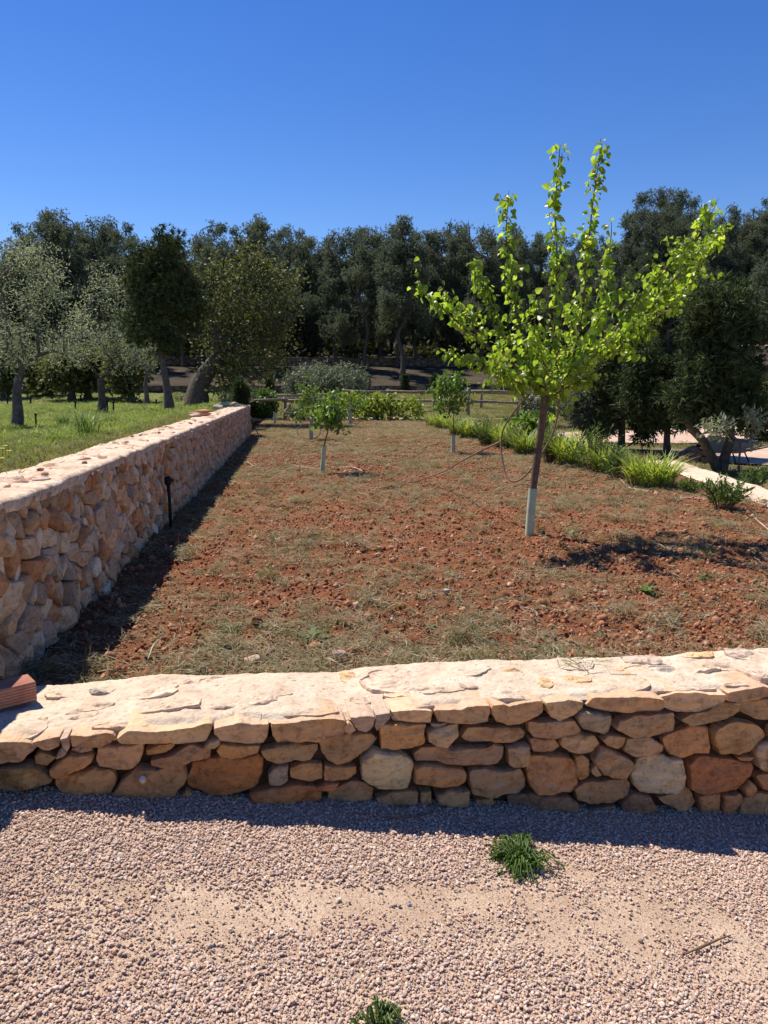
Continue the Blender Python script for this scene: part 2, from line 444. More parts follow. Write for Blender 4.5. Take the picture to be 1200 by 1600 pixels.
# ------------------------------------------------------------------ stones
def resample(P, n):
    P = np.asarray(P, float); Q = np.vstack([P, P[:1]])
    d = np.r_[0, np.cumsum(np.linalg.norm(np.diff(Q, axis=0), axis=1))]
    t = np.linspace(0, d[-1], n, endpoint=False)
    return np.stack([np.interp(t, d, Q[:, k]) for k in (0, 1)], 1)
def chaikin(P, r=.2):
    Q = np.roll(P, -1, 0)
    return np.stack([P * (1 - r) + Q * r, P * r + Q * (1 - r)], 1).reshape(-1, 2)
def stone_geo(poly, depth, bulge, seed, n=26, rough=.006, cap=False, detail=True, jag=.03, soft=.10, flatk=3):
    """a broken stone whose visible outline is poly (u, v); w points out of the wall"""
    P = np.asarray(poly, float)
    A = .5 * np.sum(P[:, 0] * np.roll(P[:, 1], -1) - P[:, 1] * np.roll(P[:, 0], -1))
    if A < 0: P = P[::-1]
    P = resample(chaikin(P, soft), n)
    cen = P.mean(0)
    size = math.sqrt(abs(A))
    ang = P - cen
    q_ = np.stack([P[:, 0] / size, P[:, 1] / size, np.full(n, seed * 3.7)], 1)
    nz = vnoise(q_ * 5, seed) + .6 * vnoise(q_ * 13, seed + 2)
    P = P + ang / (np.linalg.norm(ang, axis=1)[:, None] + 1e-9) * (nz * jag * size)[:, None]
    rim = min(.10 * size, .007)
    if detail:
        rings = [(1.0 if cap else .86, -depth), (1.0, -depth * .5), (1.0, -rim * 1.3), (.985, -rim * .4), (.955, 0), (.90, 0), (.82, 0), (.72, 0), (.60, 0), (.47, 0), (.33, 0), (.17, 0)]
    else:
        rings = [(.88, -depth), (1.0, -rim * 1.2), (.93, 0), (.72, 0), (.42, 0)]
    rs = random.Random(seed)
    tl = .14 if flatk < 9 else .34
    tx, ty = rs.uniform(-tl, tl), rs.uniform(-tl - .04, tl - .04)
    rs0 = rs.uniform(-8, 8)
    cuts = [(rs.uniform(0, 6.283), rs.uniform(.12, .6) if flatk < 9 else rs.uniform(.25, .9), size * rs.uniform(.0, .38)) for _ in range(5)]
    cuts = [(a_, m_ * (.62 if math.sin(a_) > .1 else 1), r_) for a_, m_, r_ in cuts]
    if cap: ty = rs.uniform(.0, .12)
    def face(q, s):
        w = bulge * (1 - s ** flatk)
        for a_, m_, r_ in cuts:
            w = np.minimum(w, bulge - m_ * np.maximum(0, (q[:, 0] - cen[0]) * math.cos(a_) + (q[:, 1] - cen[1]) * math.sin(a_) - r_))
        pl = np.stack([q[:, 0] * 14, q[:, 1] * 22, np.full(len(q), seed * 1.3)], 1)
        q2 = np.stack([q[:, 0] * 7 + q[:, 1] * rs0, q[:, 1] * 48, np.full(len(q), seed * .7)], 1)
        k = min(1.0, (1.02 - s) / .07)
        w = w + k * rough * (1.1 * (np.abs(vnoise(pl * 1.4, seed + 5)) * 1.5 - .5) + .7 * vnoise(pl * 3.3, seed + 9) + .45 * vnoise(pl * 7.5, seed + 13) + .8 * np.sign(vnoise(q2, seed + 17)) * np.abs(vnoise(q2, seed + 17)) ** .6)
        return np.maximum(w, -rim * (.4 + 1.6 * (1 - s)) - .02 * size)
    vs = []
    for s, w in rings:
        q = cen + (P - cen) * s
        ww = face(q, s) if s < .98 and w == 0 else np.full(n, w)
        if w == 0 and s > .9: ww = np.minimum(ww, bulge * .5)
        ww = ww + (tx * (q[:, 0] - cen[0]) + ty * (q[:, 1] - cen[1])) * (1 if w > -depth * .9 else 0)
        vs.append(np.column_stack([q, ww]))
    vs.append(np.column_stack([cen[None], face(cen[None], 0.0)]))
    v = np.concatenate(vs); k = len(rings)
    f = []
    for r in range(k - 1):
        f += [(r * n + i, r * n + (i + 1) % n, (r + 1) * n + (i + 1) % n, (r + 1) * n + i) for i in range(n)]
    f += [((k - 1) * n + i, (k - 1) * n + (i + 1) % n, k * n) for i in range(n)]
    return v, f
class Plane:
    def __init__(s, o, u, v):
        s.o = np.array(o, float); s.u = np.array(u, float); s.u /= np.linalg.norm(s.u)
        s.v = np.array(v, float); s.v /= np.linalg.norm(s.v); s.n = np.cross(s.u, s.v)
    def hit(s, px, py):
        d = ray(px, py); t = ((s.o - CAMP) @ s.n) / (d @ s.n); p = CAMP + d * t - s.o
        return (p @ s.u, p @ s.v)
    def out(s, q):
        return s.o + q[:, :1] * s.u + q[:, 1:2] * s.v + q[:, 2:3] * s.n
def place_stone(pl, poly, parent, mat, color, name='stone', off=0.0, **kw):
    v, f = stone_geo(poly, **kw)
    v[:, 2] += off
    w = pl.out(v); c = w.mean(0)
    o = add(name, mesh_from(name, w - c, f, mat, not kw.get('detail', True)), parent, c - np.array(parent.location))
    o.color = (*color, 1)
    return o

# ------------------------------------------------------------------ the low stone wall in front
FW = Plane((0, 2.53, 0), (1, .07, 0), (0, 0, 1))
front_wall = thing('stone_wall', 'low rubble stone wall with mortared top between gravel path and red soil', 'stone wall', (.5, 2.7, 0))
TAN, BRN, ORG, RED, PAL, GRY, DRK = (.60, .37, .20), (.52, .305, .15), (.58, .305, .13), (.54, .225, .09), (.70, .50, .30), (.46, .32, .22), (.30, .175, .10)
A0, B0, C0, D0, E0, F0 = 0, 200, 400, 600, 800, 980
TR = [  # zoom origin x, colour, cap?, outline traced at 5.4545 x
 (A0, TAN, 1, [(-60,640),(150,640),(260,655),(325,690),(250,760),(165,830),(60,825),(-60,850)]),
 (A0, BRN, 0, [(-60,880),(100,865),(240,845),(330,870),(450,980),(330,1030),(180,1075),(60,1080),(-60,1070)]),
 (A0, TAN, 1, [(265,655),(380,625),(510,605),(505,690),(420,730),(370,725),(320,690)]),
 (A0, GRY, 1, [(515,615),(580,600),(585,650),(595,700),(570,735),(540,690)]),
 (A0, TAN, 1, [(590,600),(720,595),(900,570),(960,580),(985,610),(950,660),(850,705),(700,705),(610,700)]),
 (A0, GRY, 0, [(490,740),(530,690),(575,740),(540,770),(480,795)]),
 (A0, TAN, 0, [(590,740),(640,715),(770,710),(775,750),(680,768)]),
 (A0, BRN, 0, [(280,790),(330,745),(400,770),(475,800),(420,850),(400,872),(290,850)]),
 (A0, ORG, 0, [(415,890),(520,800),(580,765),(760,765),(795,790),(780,830),(690,890),(470,968),(420,935)]),
 (A0, TAN, 0, [(810,715),(1000,700),(1225,680),(1200,820),(1170,870),(1080,915),(960,905),(830,890),(808,830)]),
 (A0, ORG, 0, [(450,1000),(560,950),(780,900),(950,920),(995,990),(985,1040),(930,1140),(830,1180),(700,1170),(480,1080)]),
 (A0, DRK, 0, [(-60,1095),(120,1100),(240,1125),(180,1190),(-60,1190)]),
 (B0, BRN, 0, [(-130,1100),(-60,990),(60,880),(240,890),(470,860),(510,960),(490,1020),(420,1080),(400,1140),(280,1165),(200,1160),(100,1150),(-60,1165)]),
 (B0, TAN, 1, [(-90,600),(0,530),(250,550),(560,530),(650,500),(715,500),(715,560),(660,660),(420,670),(180,655),(0,650),(-60,640)]),
 (B0, ORG, 0, [(140,740),(250,690),(400,680),(390,705),(320,750),(150,780)]),
 (B0, BRN, 0, [(180,820),(340,775),(530,690),(640,710),(715,720),(700,805),(560,825),(430,870),(290,880),(190,860)]),
 (B0, TAN, 0, [(640,700),(700,640),(775,615),(790,660),(740,705),(660,712)]),
 (B0, TAN, 1, [(730,520),(850,495),(970,480),(1080,495),(1200,500),(1190,600),(1160,670),(1020,670),(870,645),(790,630),(740,570)]),
 (B0, ORG, 0, [(750,740),(790,670),(900,680),(1040,680),(1130,690),(1115,740),(980,790),(860,808),(780,790)]),
 (B0, RED, 0, [(530,860),(650,840),(760,800),(900,810),(1100,760),(1150,800),(1155,900),(1110,1040),(940,1120),(780,1150),(640,1140),(510,1070),(500,1000)]),
 (B0, BRN, 0, [(440,1130),(490,1085),(545,1120),(540,1180),(490,1190)]),
 (B0, BRN, 0, [(560,1170),(650,1150),(790,1165),(800,1210),(570,1210)]),
 (B0, BRN, 0, [(820,1165),(940,1130),(950,1190),(830,1200)]),
 (C0, BRN, 1, [(130,500),(260,490),(470,455),(620,440),(760,455),(770,480),(735,530),(755,575),(620,610),(540,650),(440,645),(360,670),(270,655),(180,670),(140,600)]),
 (C0, TAN, 1, [(742,530),(790,480),(858,550),(800,590),(762,575)]),
 (C0, GRY, 1, [(800,435),(950,410),(1010,420),(1000,510),(940,572),(870,550),(805,470)]),
 (C0, GRY, 1, [(1020,420),(1140,400),(1145,450),(1080,520),(1030,560),(1012,520)]),
 (C0, BRN, 0, [(30,740),(190,690),(360,680),(440,700),(540,700),(535,750),(480,830),(430,835),(330,820),(190,855),(80,820)]),
 (C0, BRN, 0, [(540,660),(720,620),(880,595),(1000,610),(1045,650),(960,740),(830,820),(800,845),(690,870),(620,840),(560,770)]),
 (C0, GRY, 0, [(100,960),(150,890),(210,865),(280,865),(275,1000),(210,1040),(110,1040)]),
 (C0, ORG, 0, [(290,890),(400,850),(575,860),(578,980),(470,1005),(370,990),(290,960)]),
 (C0, ORG, 0, [(585,865),(700,880),(860,880),(865,940),(790,980),(650,995),(585,990)]),
 (C0, RED, 0, [(520,1040),(600,1000),(710,995),(690,1040),(640,1065),(550,1060)]),
 (C0, RED, 0, [(-60,1095),(150,1050),(350,1015),(500,1035),(580,1060),(560,1150),(400,1190),(-60,1190)]),
 (C0, BRN, 0, [(620,1110),(720,1060),(830,1000),(960,1030),(1015,1080),(990,1190),(620,1190)]),
 (D0, PAL, 0, [(-195,840),(-150,775),(-90,725),(10,740),(90,750),(220,785),(262,850),(245,970),(205,1068),(30,1080),(-20,1078),(-110,1030),(-190,975)]),
 (D0, TAN, 1, [(65,400),(250,370),(410,385),(405,490),(260,490),(120,475)]),
 (D0, BRN, 1, [(425,380),(640,370),(720,340),(898,335),(900,400),(885,470),(750,498),(560,490),(460,480)]),
 (D0, BRN, 1, [(912,400),(915,330),(1010,320),(1060,345),(1200,310),(1362,305),(1365,400),(1320,440),(1200,490),(1060,512),(950,470)]),
 (D0, ORG, 0, [(-25,520),(170,495),(250,510),(370,510),(355,600),(360,680),(250,725),(100,740),(50,725),(-20,725)]),
 (D0, TAN, 0, [(380,580),(470,530),(640,505),(645,600),(540,705),(450,690),(380,650)]),
 (D0, GRY, 0, [(400,510),(560,500),(520,520),(440,545),(410,530)]),
 (D0, BRN, 0, [(655,620),(720,540),(1000,545),(1190,560),(1245,610),(1235,650),(1150,685),(1060,690),(930,670),(720,660)]),
 (D0, BRN, 0, [(255,770),(330,720),(560,720),(900,720),(960,690),(1050,720),(1050,800),(980,860),(700,875),(520,860),(480,840),(380,835),(270,835)]),
 (D0, ORG, 0, [(265,880),(360,850),(480,870),(690,900),(720,940),(710,1010),(640,1045),(470,1050),(330,1020),(260,1005)]),
 (D0, TAN, 0, [(1065,720),(1170,695),(1250,695),(1250,750),(1220,855),(1110,885),(1075,860)]),
 (D0, BRN, 0, [(740,900),(880,885),(1020,915),(1180,890),(1210,960),(1215,1040),(1150,1100),(1000,1110),(900,1140),(760,1100),(728,1020)]),
 (D0, BRN, 0, [(-60,1150),(60,1100),(200,1080),(305,1090),(300,1190),(-60,1200)]),
 (D0, BRN, 0, [(312,1090),(410,1085),(415,1200),(320,1200)]),
 (D0, BRN, 0, [(440,1100),(560,1065),(745,1075),(720,1200),(560,1200),(450,1170)]),
 (D0, BRN, 0, [(790,1165),(950,1155),(960,1225),(800,1225)]),
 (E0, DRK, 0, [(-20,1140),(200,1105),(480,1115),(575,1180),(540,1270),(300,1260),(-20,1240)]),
 (E0, TAN, 1, [(285,320),(400,300),(480,290),(610,310),(600,360),(530,420),(410,485),(330,440),(300,370)]),
 (E0, BRN, 1, [(622,350),(700,275),(860,265),(1000,250),(1180,255),(1268,270),(1270,340),(1240,370),(1080,380),(980,398),(850,395),(700,375)]),
 (E0, GRY, 0, [(550,430),(600,378),(700,405),(860,430),(875,470),(850,570),(815,610),(740,580),(600,540),(560,480)]),
 (E0, BRN, 0, [(150,500),(400,480),(540,470),(590,540),(560,580),(430,610),(330,630),(200,630),(160,590)]),
 (E0, BRN, 0, [(160,640),(380,640),(410,680),(440,720),(380,760),(200,755)]),
 (E0, TAN, 0, [(420,680),(440,630),(600,600),(730,620),(770,680),(700,750),(590,775),(500,750),(450,720)]),
 (E0, BRN, 0, [(780,650),(840,600),(920,610),(995,630),(970,690),(930,735),(830,700)]),
 (E0, BRN, 0, [(880,540),(920,470),(1050,430),(1400,412),(1415,500),(1400,570),(1200,610),(1040,630),(960,590)]),
 (E0, TAN, 0, [(965,740),(1000,640),(1090,630),(1190,622),(1310,700),(1300,740),(1260,780),(1050,790)]),
 (E0, ORG, 0, [(135,850),(180,790),(300,780),(520,800),(550,880),(540,1000),(500,1050),(380,1080),(220,1100),(160,1040)]),
 (E0, ORG, 0, [(555,800),(620,782),(680,820),(670,960),(600,1000),(560,960)]),
 (E0, BRN, 0, [(705,830),(720,790),(780,710),(880,740),(1000,800),(1075,850),(1050,910),(1000,985),(880,985),(790,950)]),
 (E0, TAN, 0, [(690,900),(735,865),(780,955),(730,965),(692,930)]),
 (E0, BRN, 0, [(530,1060),(620,1010),(800,1005),(1010,1000),(1050,1050),(1020,1130),(900,1190),(680,1190),(560,1150)]),
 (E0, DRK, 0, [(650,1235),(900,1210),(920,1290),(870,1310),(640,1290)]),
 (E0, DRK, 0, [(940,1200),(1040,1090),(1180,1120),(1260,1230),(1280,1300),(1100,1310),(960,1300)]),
 (F0, PAL, 0, [(60,950),(120,830),(260,785),(340,785),(400,820),(510,820),(525,950),(510,1040),(440,1100),(270,1110),(120,1095),(70,1020)]),
 (F0, TAN, 1, [(300,280),(420,240),(600,225),(700,240),(830,235),(825,290),(730,340),(600,395),(430,400),(320,370)]),
 (F0, BRN, 1, [(840,220),(1000,195),(1150,170),(1260,200),(1260,250),(1100,285),(920,305),(845,295)]),
 (F0, GRY, 0, [(890,320),(990,297),(985,325),(940,347)]),
 (F0, BRN, 0, [(450,470),(560,420),(680,400),(800,322),(1000,332),(995,400),(880,460),(720,495),(560,525),(480,490)]),
 (F0, BRN, 0, [(1005,322),(1330,280),(1340,480),(1110,475),(1000,420)]),
 (F0, ORG, 0, [(320,630),(460,570),(580,525),(720,540),(730,650),(725,770),(600,770),(490,808),(380,780),(330,690)]),
 (F0, ORG, 0, [(742,560),(780,520),(930,465),(1080,500),(1180,550),(1190,610),(1060,740),(960,765),(870,755),(800,770),(750,680)]),
 (F0, ORG, 0, [(950,795),(1020,778),(1090,790),(1060,810),(970,815)]),
 (F0, TAN, 0, [(1100,740),(1140,690),(1280,640),(1280,880),(1180,908),(1125,870)]),
 (F0, RED, 0, [(530,850),(620,780),(760,790),(880,800),(960,825),(1110,850),(1120,900),(1080,970),(940,1070),(750,1095),(660,1110),(535,1050),(545,950)]),
 (F0, ORG, 0, [(1000,1060),(1060,990),(1110,1030),(1115,1070),(1060,1120),(1020,1115)]),
 (F0, ORG, 0, [(1115,950),(1280,905),(1280,1090),(1160,1060)]),
 (F0, BRN, 0, [(280,1145),(460,1105),(540,1065),(590,1110),(620,1190),(560,1290),(470,1290),(420,1230),(330,1195)]),
 (F0, ORG, 0, [(625,1130),(700,1110),(810,1100),(820,1290),(650,1290)]),
 (F0, ORG, 0, [(828,1110),(980,1095),(1000,1150),(930,1260),(830,1290)]),
 (F0, BRN, 0, [(1010,1140),(1140,1090),(1280,1110),(1280,1310),(1100,1310),(960,1290)]),
]
rng = random.Random(3)
cap_top = []
for k, (x0, colr, cap, poly) in enumerate(TR):
    P = np.array([FW.hit(x0 + px / 5.4545, 1040 + py / 5.4545) for px, py in poly])
    cen = P.mean(0)
    if not cap: P = cen + (P - cen) * .99
    if cap:
        for q in P:
            if q[1] > cen[1]: cap_top.append(q)
    j = 1 + rng.uniform(-.10, .10)
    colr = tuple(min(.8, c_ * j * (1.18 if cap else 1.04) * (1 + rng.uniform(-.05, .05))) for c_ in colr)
    size = math.sqrt(np.ptp(P[:, 0]) * np.ptp(P[:, 1]))
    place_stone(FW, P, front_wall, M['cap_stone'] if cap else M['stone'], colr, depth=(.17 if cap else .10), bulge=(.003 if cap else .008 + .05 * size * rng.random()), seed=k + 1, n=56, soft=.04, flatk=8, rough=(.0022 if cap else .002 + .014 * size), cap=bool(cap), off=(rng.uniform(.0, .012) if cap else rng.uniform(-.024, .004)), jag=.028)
# the wall runs on past the right edge and behind the tall wall: same masonry
x = 1.93
while x < 3.3:
    w = rng.uniform(.10, .22); z = .375
    while z > -.42:
        h = rng.uniform(.07, .14)
        P = np.array([(x + rng.uniform(-.02, .03), z - h + .01), (x + w * .5, z - h + rng.uniform(-.01, .02)), (x + w - .01, z - h + .01), (x + w + rng.uniform(-.02, .02), z - .01), (x + w * .5, z + rng.uniform(-.01, 0)), (x + .01, z - .01)])
        place_stone(FW, P, front_wall, M['stone'], rng.choice([TAN, BRN, ORG]), depth=.1, bulge=.015, seed=int(x * 1000 + z * 100), n=24, rough=.005)
        z -= h
    x += w
cap_top = np.array(sorted(map(tuple, cap_top)))
ct_x = np.linspace(-1.0, 1.95, 24)
ct_z = np.array([np.max(cap_top[np.argsort(np.abs(cap_top[:, 0] - q))[:5], 1]) for q in ct_x])
ct_z = np.convolve(np.r_[ct_z[0], ct_z, ct_z[-1]], [.25, .5, .25], 'valid')
def cap_z(x):
    return np.interp(x, ct_x, ct_z)
# mortared top: one rough sheet that runs down the back of the wall
m, nt, N, L, B = new_mat('mortar_mat')
c = pos(nt)
col = ramp(nt, noise(nt, 7, 6, .65, c, .6), [(.24, (.52, .37, .25)), (.46, (.68, .52, .37)), (.72, (.78, .64, .48))])
pit = ramp(nt, noise(nt, 40, 6, .75, c), [(.33, (.5, .42, .34)), (.47, (1, 1, 1))])
L.new(mixc(nt, .7, col, pit, 'MULTIPLY'), B.inputs['Base Color'])
B.inputs['Roughness'].default_value = 1.0; B.inputs['Specular IOR Level'].default_value = .05
bump(nt, B, noise(nt, 45, 7, .72, c), .9, .012)
M['mortar'] = m
def back_y(x):
    return 3.02 + .04 * x + .03 * fbm(np.stack([x * 3, 0 * x, 0 * x], 1), 3, 91)
def cap_surface(x, t):
    """t 0..1 from the front edge to the back edge"""
    yf = 2.53 + .07 * x + .022; yb = back_y(x)
    y = yf + (yb - yf) * t
    p = np.stack([x, y, 0 * x], 1)
    z = cap_z(x) - .002 + .010 * fbm(p * 5, 3, 92) + .0055 * fbm(p * 21, 3, 93) + .003 * fbm(p * 70, 2, 94)
    z = z - .020 * sstep(.10, 0, t) - .02 * sstep(.93, 1.0, t)
    return y, z
nx, ntt = 420, 64
xs = np.linspace(-1.5, 3.3, nx)
rows = []
for t in np.linspace(0, 1, ntt):
    y, z = cap_surface(xs, np.full(nx, t)); rows.append(np.stack([xs, y, z], 1))
for dz, dy in ((.05, .012), (.12, .02), (.2, .02)):
    y, z = cap_surface(xs, np.ones(nx)); rows.append(np.stack([xs, y + dy + .012 * fbm(np.stack([xs * 14, xs * 0 + dz * 30, xs * 0], 1), 2, 95), z - dz], 1))
rows.insert(0, rows[0] + np.array([0, .06, -.03]))
v = np.concatenate(rows); nr = len(rows)
i = (np.arange(nr - 1)[:, None] * nx + np.arange(nx - 1)[None]).ravel()
fw0 = np.array(front_wall.location)
add('mortar_top', mesh_from('mortar_top', v - fw0, np.stack([i, i + 1, i + nx + 1, i + nx], 1), M['mortar']), front_wall)
b = Bag()
for xx in np.arange(-1.5, 3.3, .3):
    zb = first(gravel_h(xx + .15, 2.6)) - .15
    b.add([(xx + dx, 2.53 + .07 * (xx + dx) + (.05 if f_ == 0 else .38), z_) for dx in (0, .3) for f_ in (0, 1) for z_ in (zb, .335)], [(0, 1, 5, 4), (2, 6, 7, 3), (1, 3, 7, 5)])
add('wall_core', b.mesh('wall_core', M['dark_joint'], False, fw0), front_wall)
# flat stones bedded in the mortar top: photo place, size, colour
PNK, PUR, GRE, ORT, TAN = (.70, .52, .38), (.56, .42, .32), (.50, .42, .34), (.72, .47, .25), (.66, .49, .34)
TT = [(92,1082,30,10,TAN),(120,1110,52,18,PUR),(50,1132,38,24,TAN),(160,1078,30,8,GRE),(235,1078,60,16,PNK),(258,1100,85,16,TAN),(270,1127,112,20,PNK),(294,1070,22,10,TAN),(335,1067,38,14,TAN),(348,1096,34,17,PUR),(375,1122,60,22,PNK),(402,1086,50,20,PNK),
 (408,1068,26,18,TAN),(455,1064,56,15,TAN),(442,1081,26,8,PNK),(480,1107,78,30,PNK),(550,1056,24,14,ORT),(562,1090,24,16,PNK),(628,1060,92,26,PNK),(530,1118,30,10,TAN),(720,1047,62,14,GRE),(625,1083,36,8,PNK),(645,1101,52,18,PNK),(690,1074,60,10,PNK),(702,1098,82,20,PNK),(735,1070,26,10,PUR),(803,1080,60,30,PNK),(795,1053,30,8,ORT),
 (843,1065,28,12,ORT),(890,1060,48,10,ORT),(930,1051,25,8,GRE),(960,1068,78,28,TAN),(980,1046,52,8,ORT),(870,1088,44,14,TAN),(1033,1046,36,9,GRE),(1068,1074,82,22,PNK),(1160,1068,46,18,PNK),(1186,1050,40,18,PUR),(1092,1044,46,7,TAN),(1165,1020,44,12,PUR),(1087,1021,44,9,ORT),(1010,1029,62,12,PUR),(190,1130,60,20,TAN),(150,1100,40,12,PNK),(505,1078,50,12,TAN),(1130,1040,40,8,TAN),(900,1040,50,9,PNK)]
for k, (px, py, w, h, colr) in enumerate(TT):
    z = .385
    for _ in range(4):
        p = at_z(px, py, z); z = first(cap_z(p[0]))
    w *= 1.45; h *= 1.5
    pa = at_z(px - w / 2, py, z); pb = at_z(px + w / 2, py, z); pc = at_z(px, py - h / 2, z); pd = at_z(px, py + h / 2, z)
    ww = np.linalg.norm(pb - pa) / 2; hh = np.linalg.norm(pc - pd) / 2
    lim = (p[1] - (2.53 + .07 * p[0]) - .012) / 1.15
    if lim < .018: continue
    hh = min(hh, lim)
    r2 = random.Random(500 + k)
    P = []
    for q in range(9):
        a_ = q / 9 * 2 * math.pi; s_ = r2.uniform(.85, 1.12)
        ca, sa = math.cos(a_), math.sin(a_)
        P.append((ww * s_ * math.copysign(abs(ca) ** .75, ca), hh * s_ * math.copysign(abs(sa) ** .75, sa)))
    pl = Plane((p[0], p[1], z), (1, .05, 0), (-.05, 1, 0))
    j = r2.uniform(.9, 1.1)
    place_stone(pl, P, front_wall, M['stone'], tuple(min(.8, q * j) for q in colr), name='cap_stone', depth=.05, bulge=.002, seed=700 + k, n=36, rough=.0055, off=-.0022, jag=.07)

# ------------------------------------------------------------------ the tall wall along the left side
def clip(poly, a, b_, c_):
    out = []
    for i_ in range(len(poly)):
        p, q = poly[i_], poly[(i_ + 1) % len(poly)]
        dp, dq = a * p[0] + b_ * p[1] - c_, a * q[0] + b_ * q[1] - c_
        if dp <= 0: out.append(p)
        if dp * dq < 0:
            t = dp / (dp - dq); out.append((p[0] + t * (q[0] - p[0]), p[1] + t * (q[1] - p[1])))
    return out
def voronoi(y0, y1, z0, z1, dy, dz, rg, jit=.42):
    ny, nz = int(round((y1 - y0) / dy)), int(round((z1 - z0) / dz))
    S = {}
    for i_ in range(-1, ny + 1):
        for j_ in range(-1, nz + 1):
            S[i_, j_] = (y0 + (i_ + .5 + (.5 if j_ % 2 else 0) + rg.uniform(-jit, jit)) * dy, z0 + (j_ + .5 + rg.uniform(-jit, jit)) * dz)
    cells = []
    for i_ in range(ny):
        for j_ in range(nz):
            s = S[i_, j_]
            poly = [(s[0] - 3 * dy, z0), (s[0] + 3 * dy, z0), (s[0] + 3 * dy, z1), (s[0] - 3 * dy, z1)]
            for di in (-2, -1, 0, 1, 2):
                for dj in (-2, -1, 0, 1, 2):
                    t = S.get((i_ + di, j_ + dj))
                    if t is None or (di == 0 and dj == 0): continue
                    a, b_ = t[0] - s[0], t[1] - s[1]
                    poly = clip(poly, a, b_, (t[0] ** 2 + t[1] ** 2 - s[0] ** 2 - s[1] ** 2) / 2)
                    if len(poly) < 3: break
            if len(poly) >= 3:
                Q = np.array(poly); keep = [0]
                for q in range(1, len(Q)):
                    if np.linalg.norm(Q[q] - Q[keep[-1]]) > .018: keep.append(q)
                if len(keep) >= 3: cells.append(Q[keep])
    return cells
LX = -1.30
LW = Plane((LX, 0, 0), (0, 1, 0), (0, 0, 1))           # u runs away from the camera, normal points +X
left_wall = thing('stone_wall', 'tall dry rubble wall running from the brick away beside the grass terrace', 'stone wall', (LX - .2, 8, .2))
lw0 = np.array(left_wall.location)
rg = random.Random(11)
cells = voronoi(2.7, 21.5, .14, 1.075, .135, .118, rg, .49)
cells.sort(key=lambda q: q[:, 0].mean())
LCOL = [(.64, .43, .28), (.70, .50, .34), (.60, .38, .23), (.54, .31, .17), (.72, .55, .40), (.58, .44, .32), (.48, .34, .24), (.66, .40, .23), (.56, .27, .13)]
far = Bag()
for k, P in enumerate(cells):
    cen = P.mean(0)
    size = math.sqrt(np.ptp(P[:, 0]) * np.ptp(P[:, 1]))
    s = 1 - min(.3, .009 / max(size, .03))
    P = cen + (P - cen) * s
    kw = dict(depth=.09, bulge=.008 + .022 * rg.random(), seed=2000 + k, rough=.0012 + .014 * size * rg.random(), soft=.03, flatk=9)
    off = rg.uniform(-.026, .012)
    if k < 300:
        j = rg.uniform(.72, 1.16)
        place_stone(LW, P, left_wall, M['stone'], tuple(q * j for q in rg.choice(LCOL)), n=34, off=off, jag=.04, **kw)
    else:
        v_, f_ = stone_geo(P, n=12, detail=False, **kw); v_[:, 2] += off
        far.add(LW.out(v_), f_)
tag(add('stone_facing', far.mesh('stone_facing', M['stone_far'], True, lw0), left_wall), kind='stuff')
b = Bag()
b.add([(LX - .055, 0.2, -.3), (LX - .055, 21.45, -.3), (LX - .055, 21.45, 1.06), (LX - .055, .2, 1.06), (LX - .42, .2, -.3), (LX - .42, 21.45, -.3), (LX - .42, 21.45, 1.06), (LX - .42, .2, 1.06)], [(0, 1, 2, 3), (1, 5, 6, 2), (0, 3, 7, 4), (4, 7, 6, 5)])
add('wall_core', b.mesh('wall_core', M['joint'], False, lw0), left_wall)
ys = np.concatenate([np.linspace(.2, 2.6, 20), graded(2.65, 21.6, .022, 1.0035)]); us = np.linspace(0, 1, 22)
rows = []
for u_ in us:
    xi = LX + .012 + .014 * fbm(np.stack([ys * 9, 0 * ys, 0 * ys], 1), 3, 101); xo = LX - .44 + .04 * fbm(np.stack([ys * 2.2, 0 * ys, 0 * ys], 1), 3, 102)
    x_ = xi + (xo - xi) * u_
    p = np.stack([x_, ys, 0 * ys], 1)
    rows.append(np.stack([x_, ys, 1.098 + .010 * fbm(p * 5, 3, 103) + .008 * fbm(p * 19, 3, 104) - .016 * (u_ == 0) - .02 * (u_ == 1)], 1))
rows.insert(0, rows[0] + np.array([-.012, 0, -.05])); rows.append(rows[-1] + np.array([-.01, 0, -.14]))
v = np.concatenate(rows); ny = len(ys); i = (np.arange(len(rows) - 1)[:, None] * ny + np.arange(ny - 1)[None]).ravel()
M['mortar_pink'] = surf_mat('mortar_pink_mat', [(.25, (.44, .28, .175)), (.48, (.64, .46, .32)), (.72, (.75, .59, .44))], 6, 7, 1, 45, .9, .012, (34, .6))
add('mortar_top', mesh_from('mortar_top', v - lw0, np.stack([i, i + 1, i + ny + 1, i + ny], 1), M['mortar_pink']), left_wall)
rg = random.Random(12)
for k in range(150):                                   # flat stones showing in the top
    y_ = 2.75 + 18.5 * (rg.random() ** 1.6); x_ = LX - rg.uniform(.05, .38); w_ = rg.uniform(.035, .11); h_ = rg.uniform(.03, .07)
    P = [(w_ * math.cos(a_) * rg.uniform(.8, 1.15), h_ * math.sin(a_) * rg.uniform(.8, 1.15)) for a_ in np.arange(7) / 7 * 2 * math.pi]
    place_stone(Plane((x_, y_, 1.098), (0, 1, 0), (-1, 0, 0)), P, left_wall, M['stone'], rg.choice([(.45, .27, .18), (.52, .36, .26), (.40, .24, .16), (.48, .36, .30)]), name='cap_stone', depth=.04, bulge=.003, seed=3000 + k, n=14, detail=False, rough=.010, off=.001)

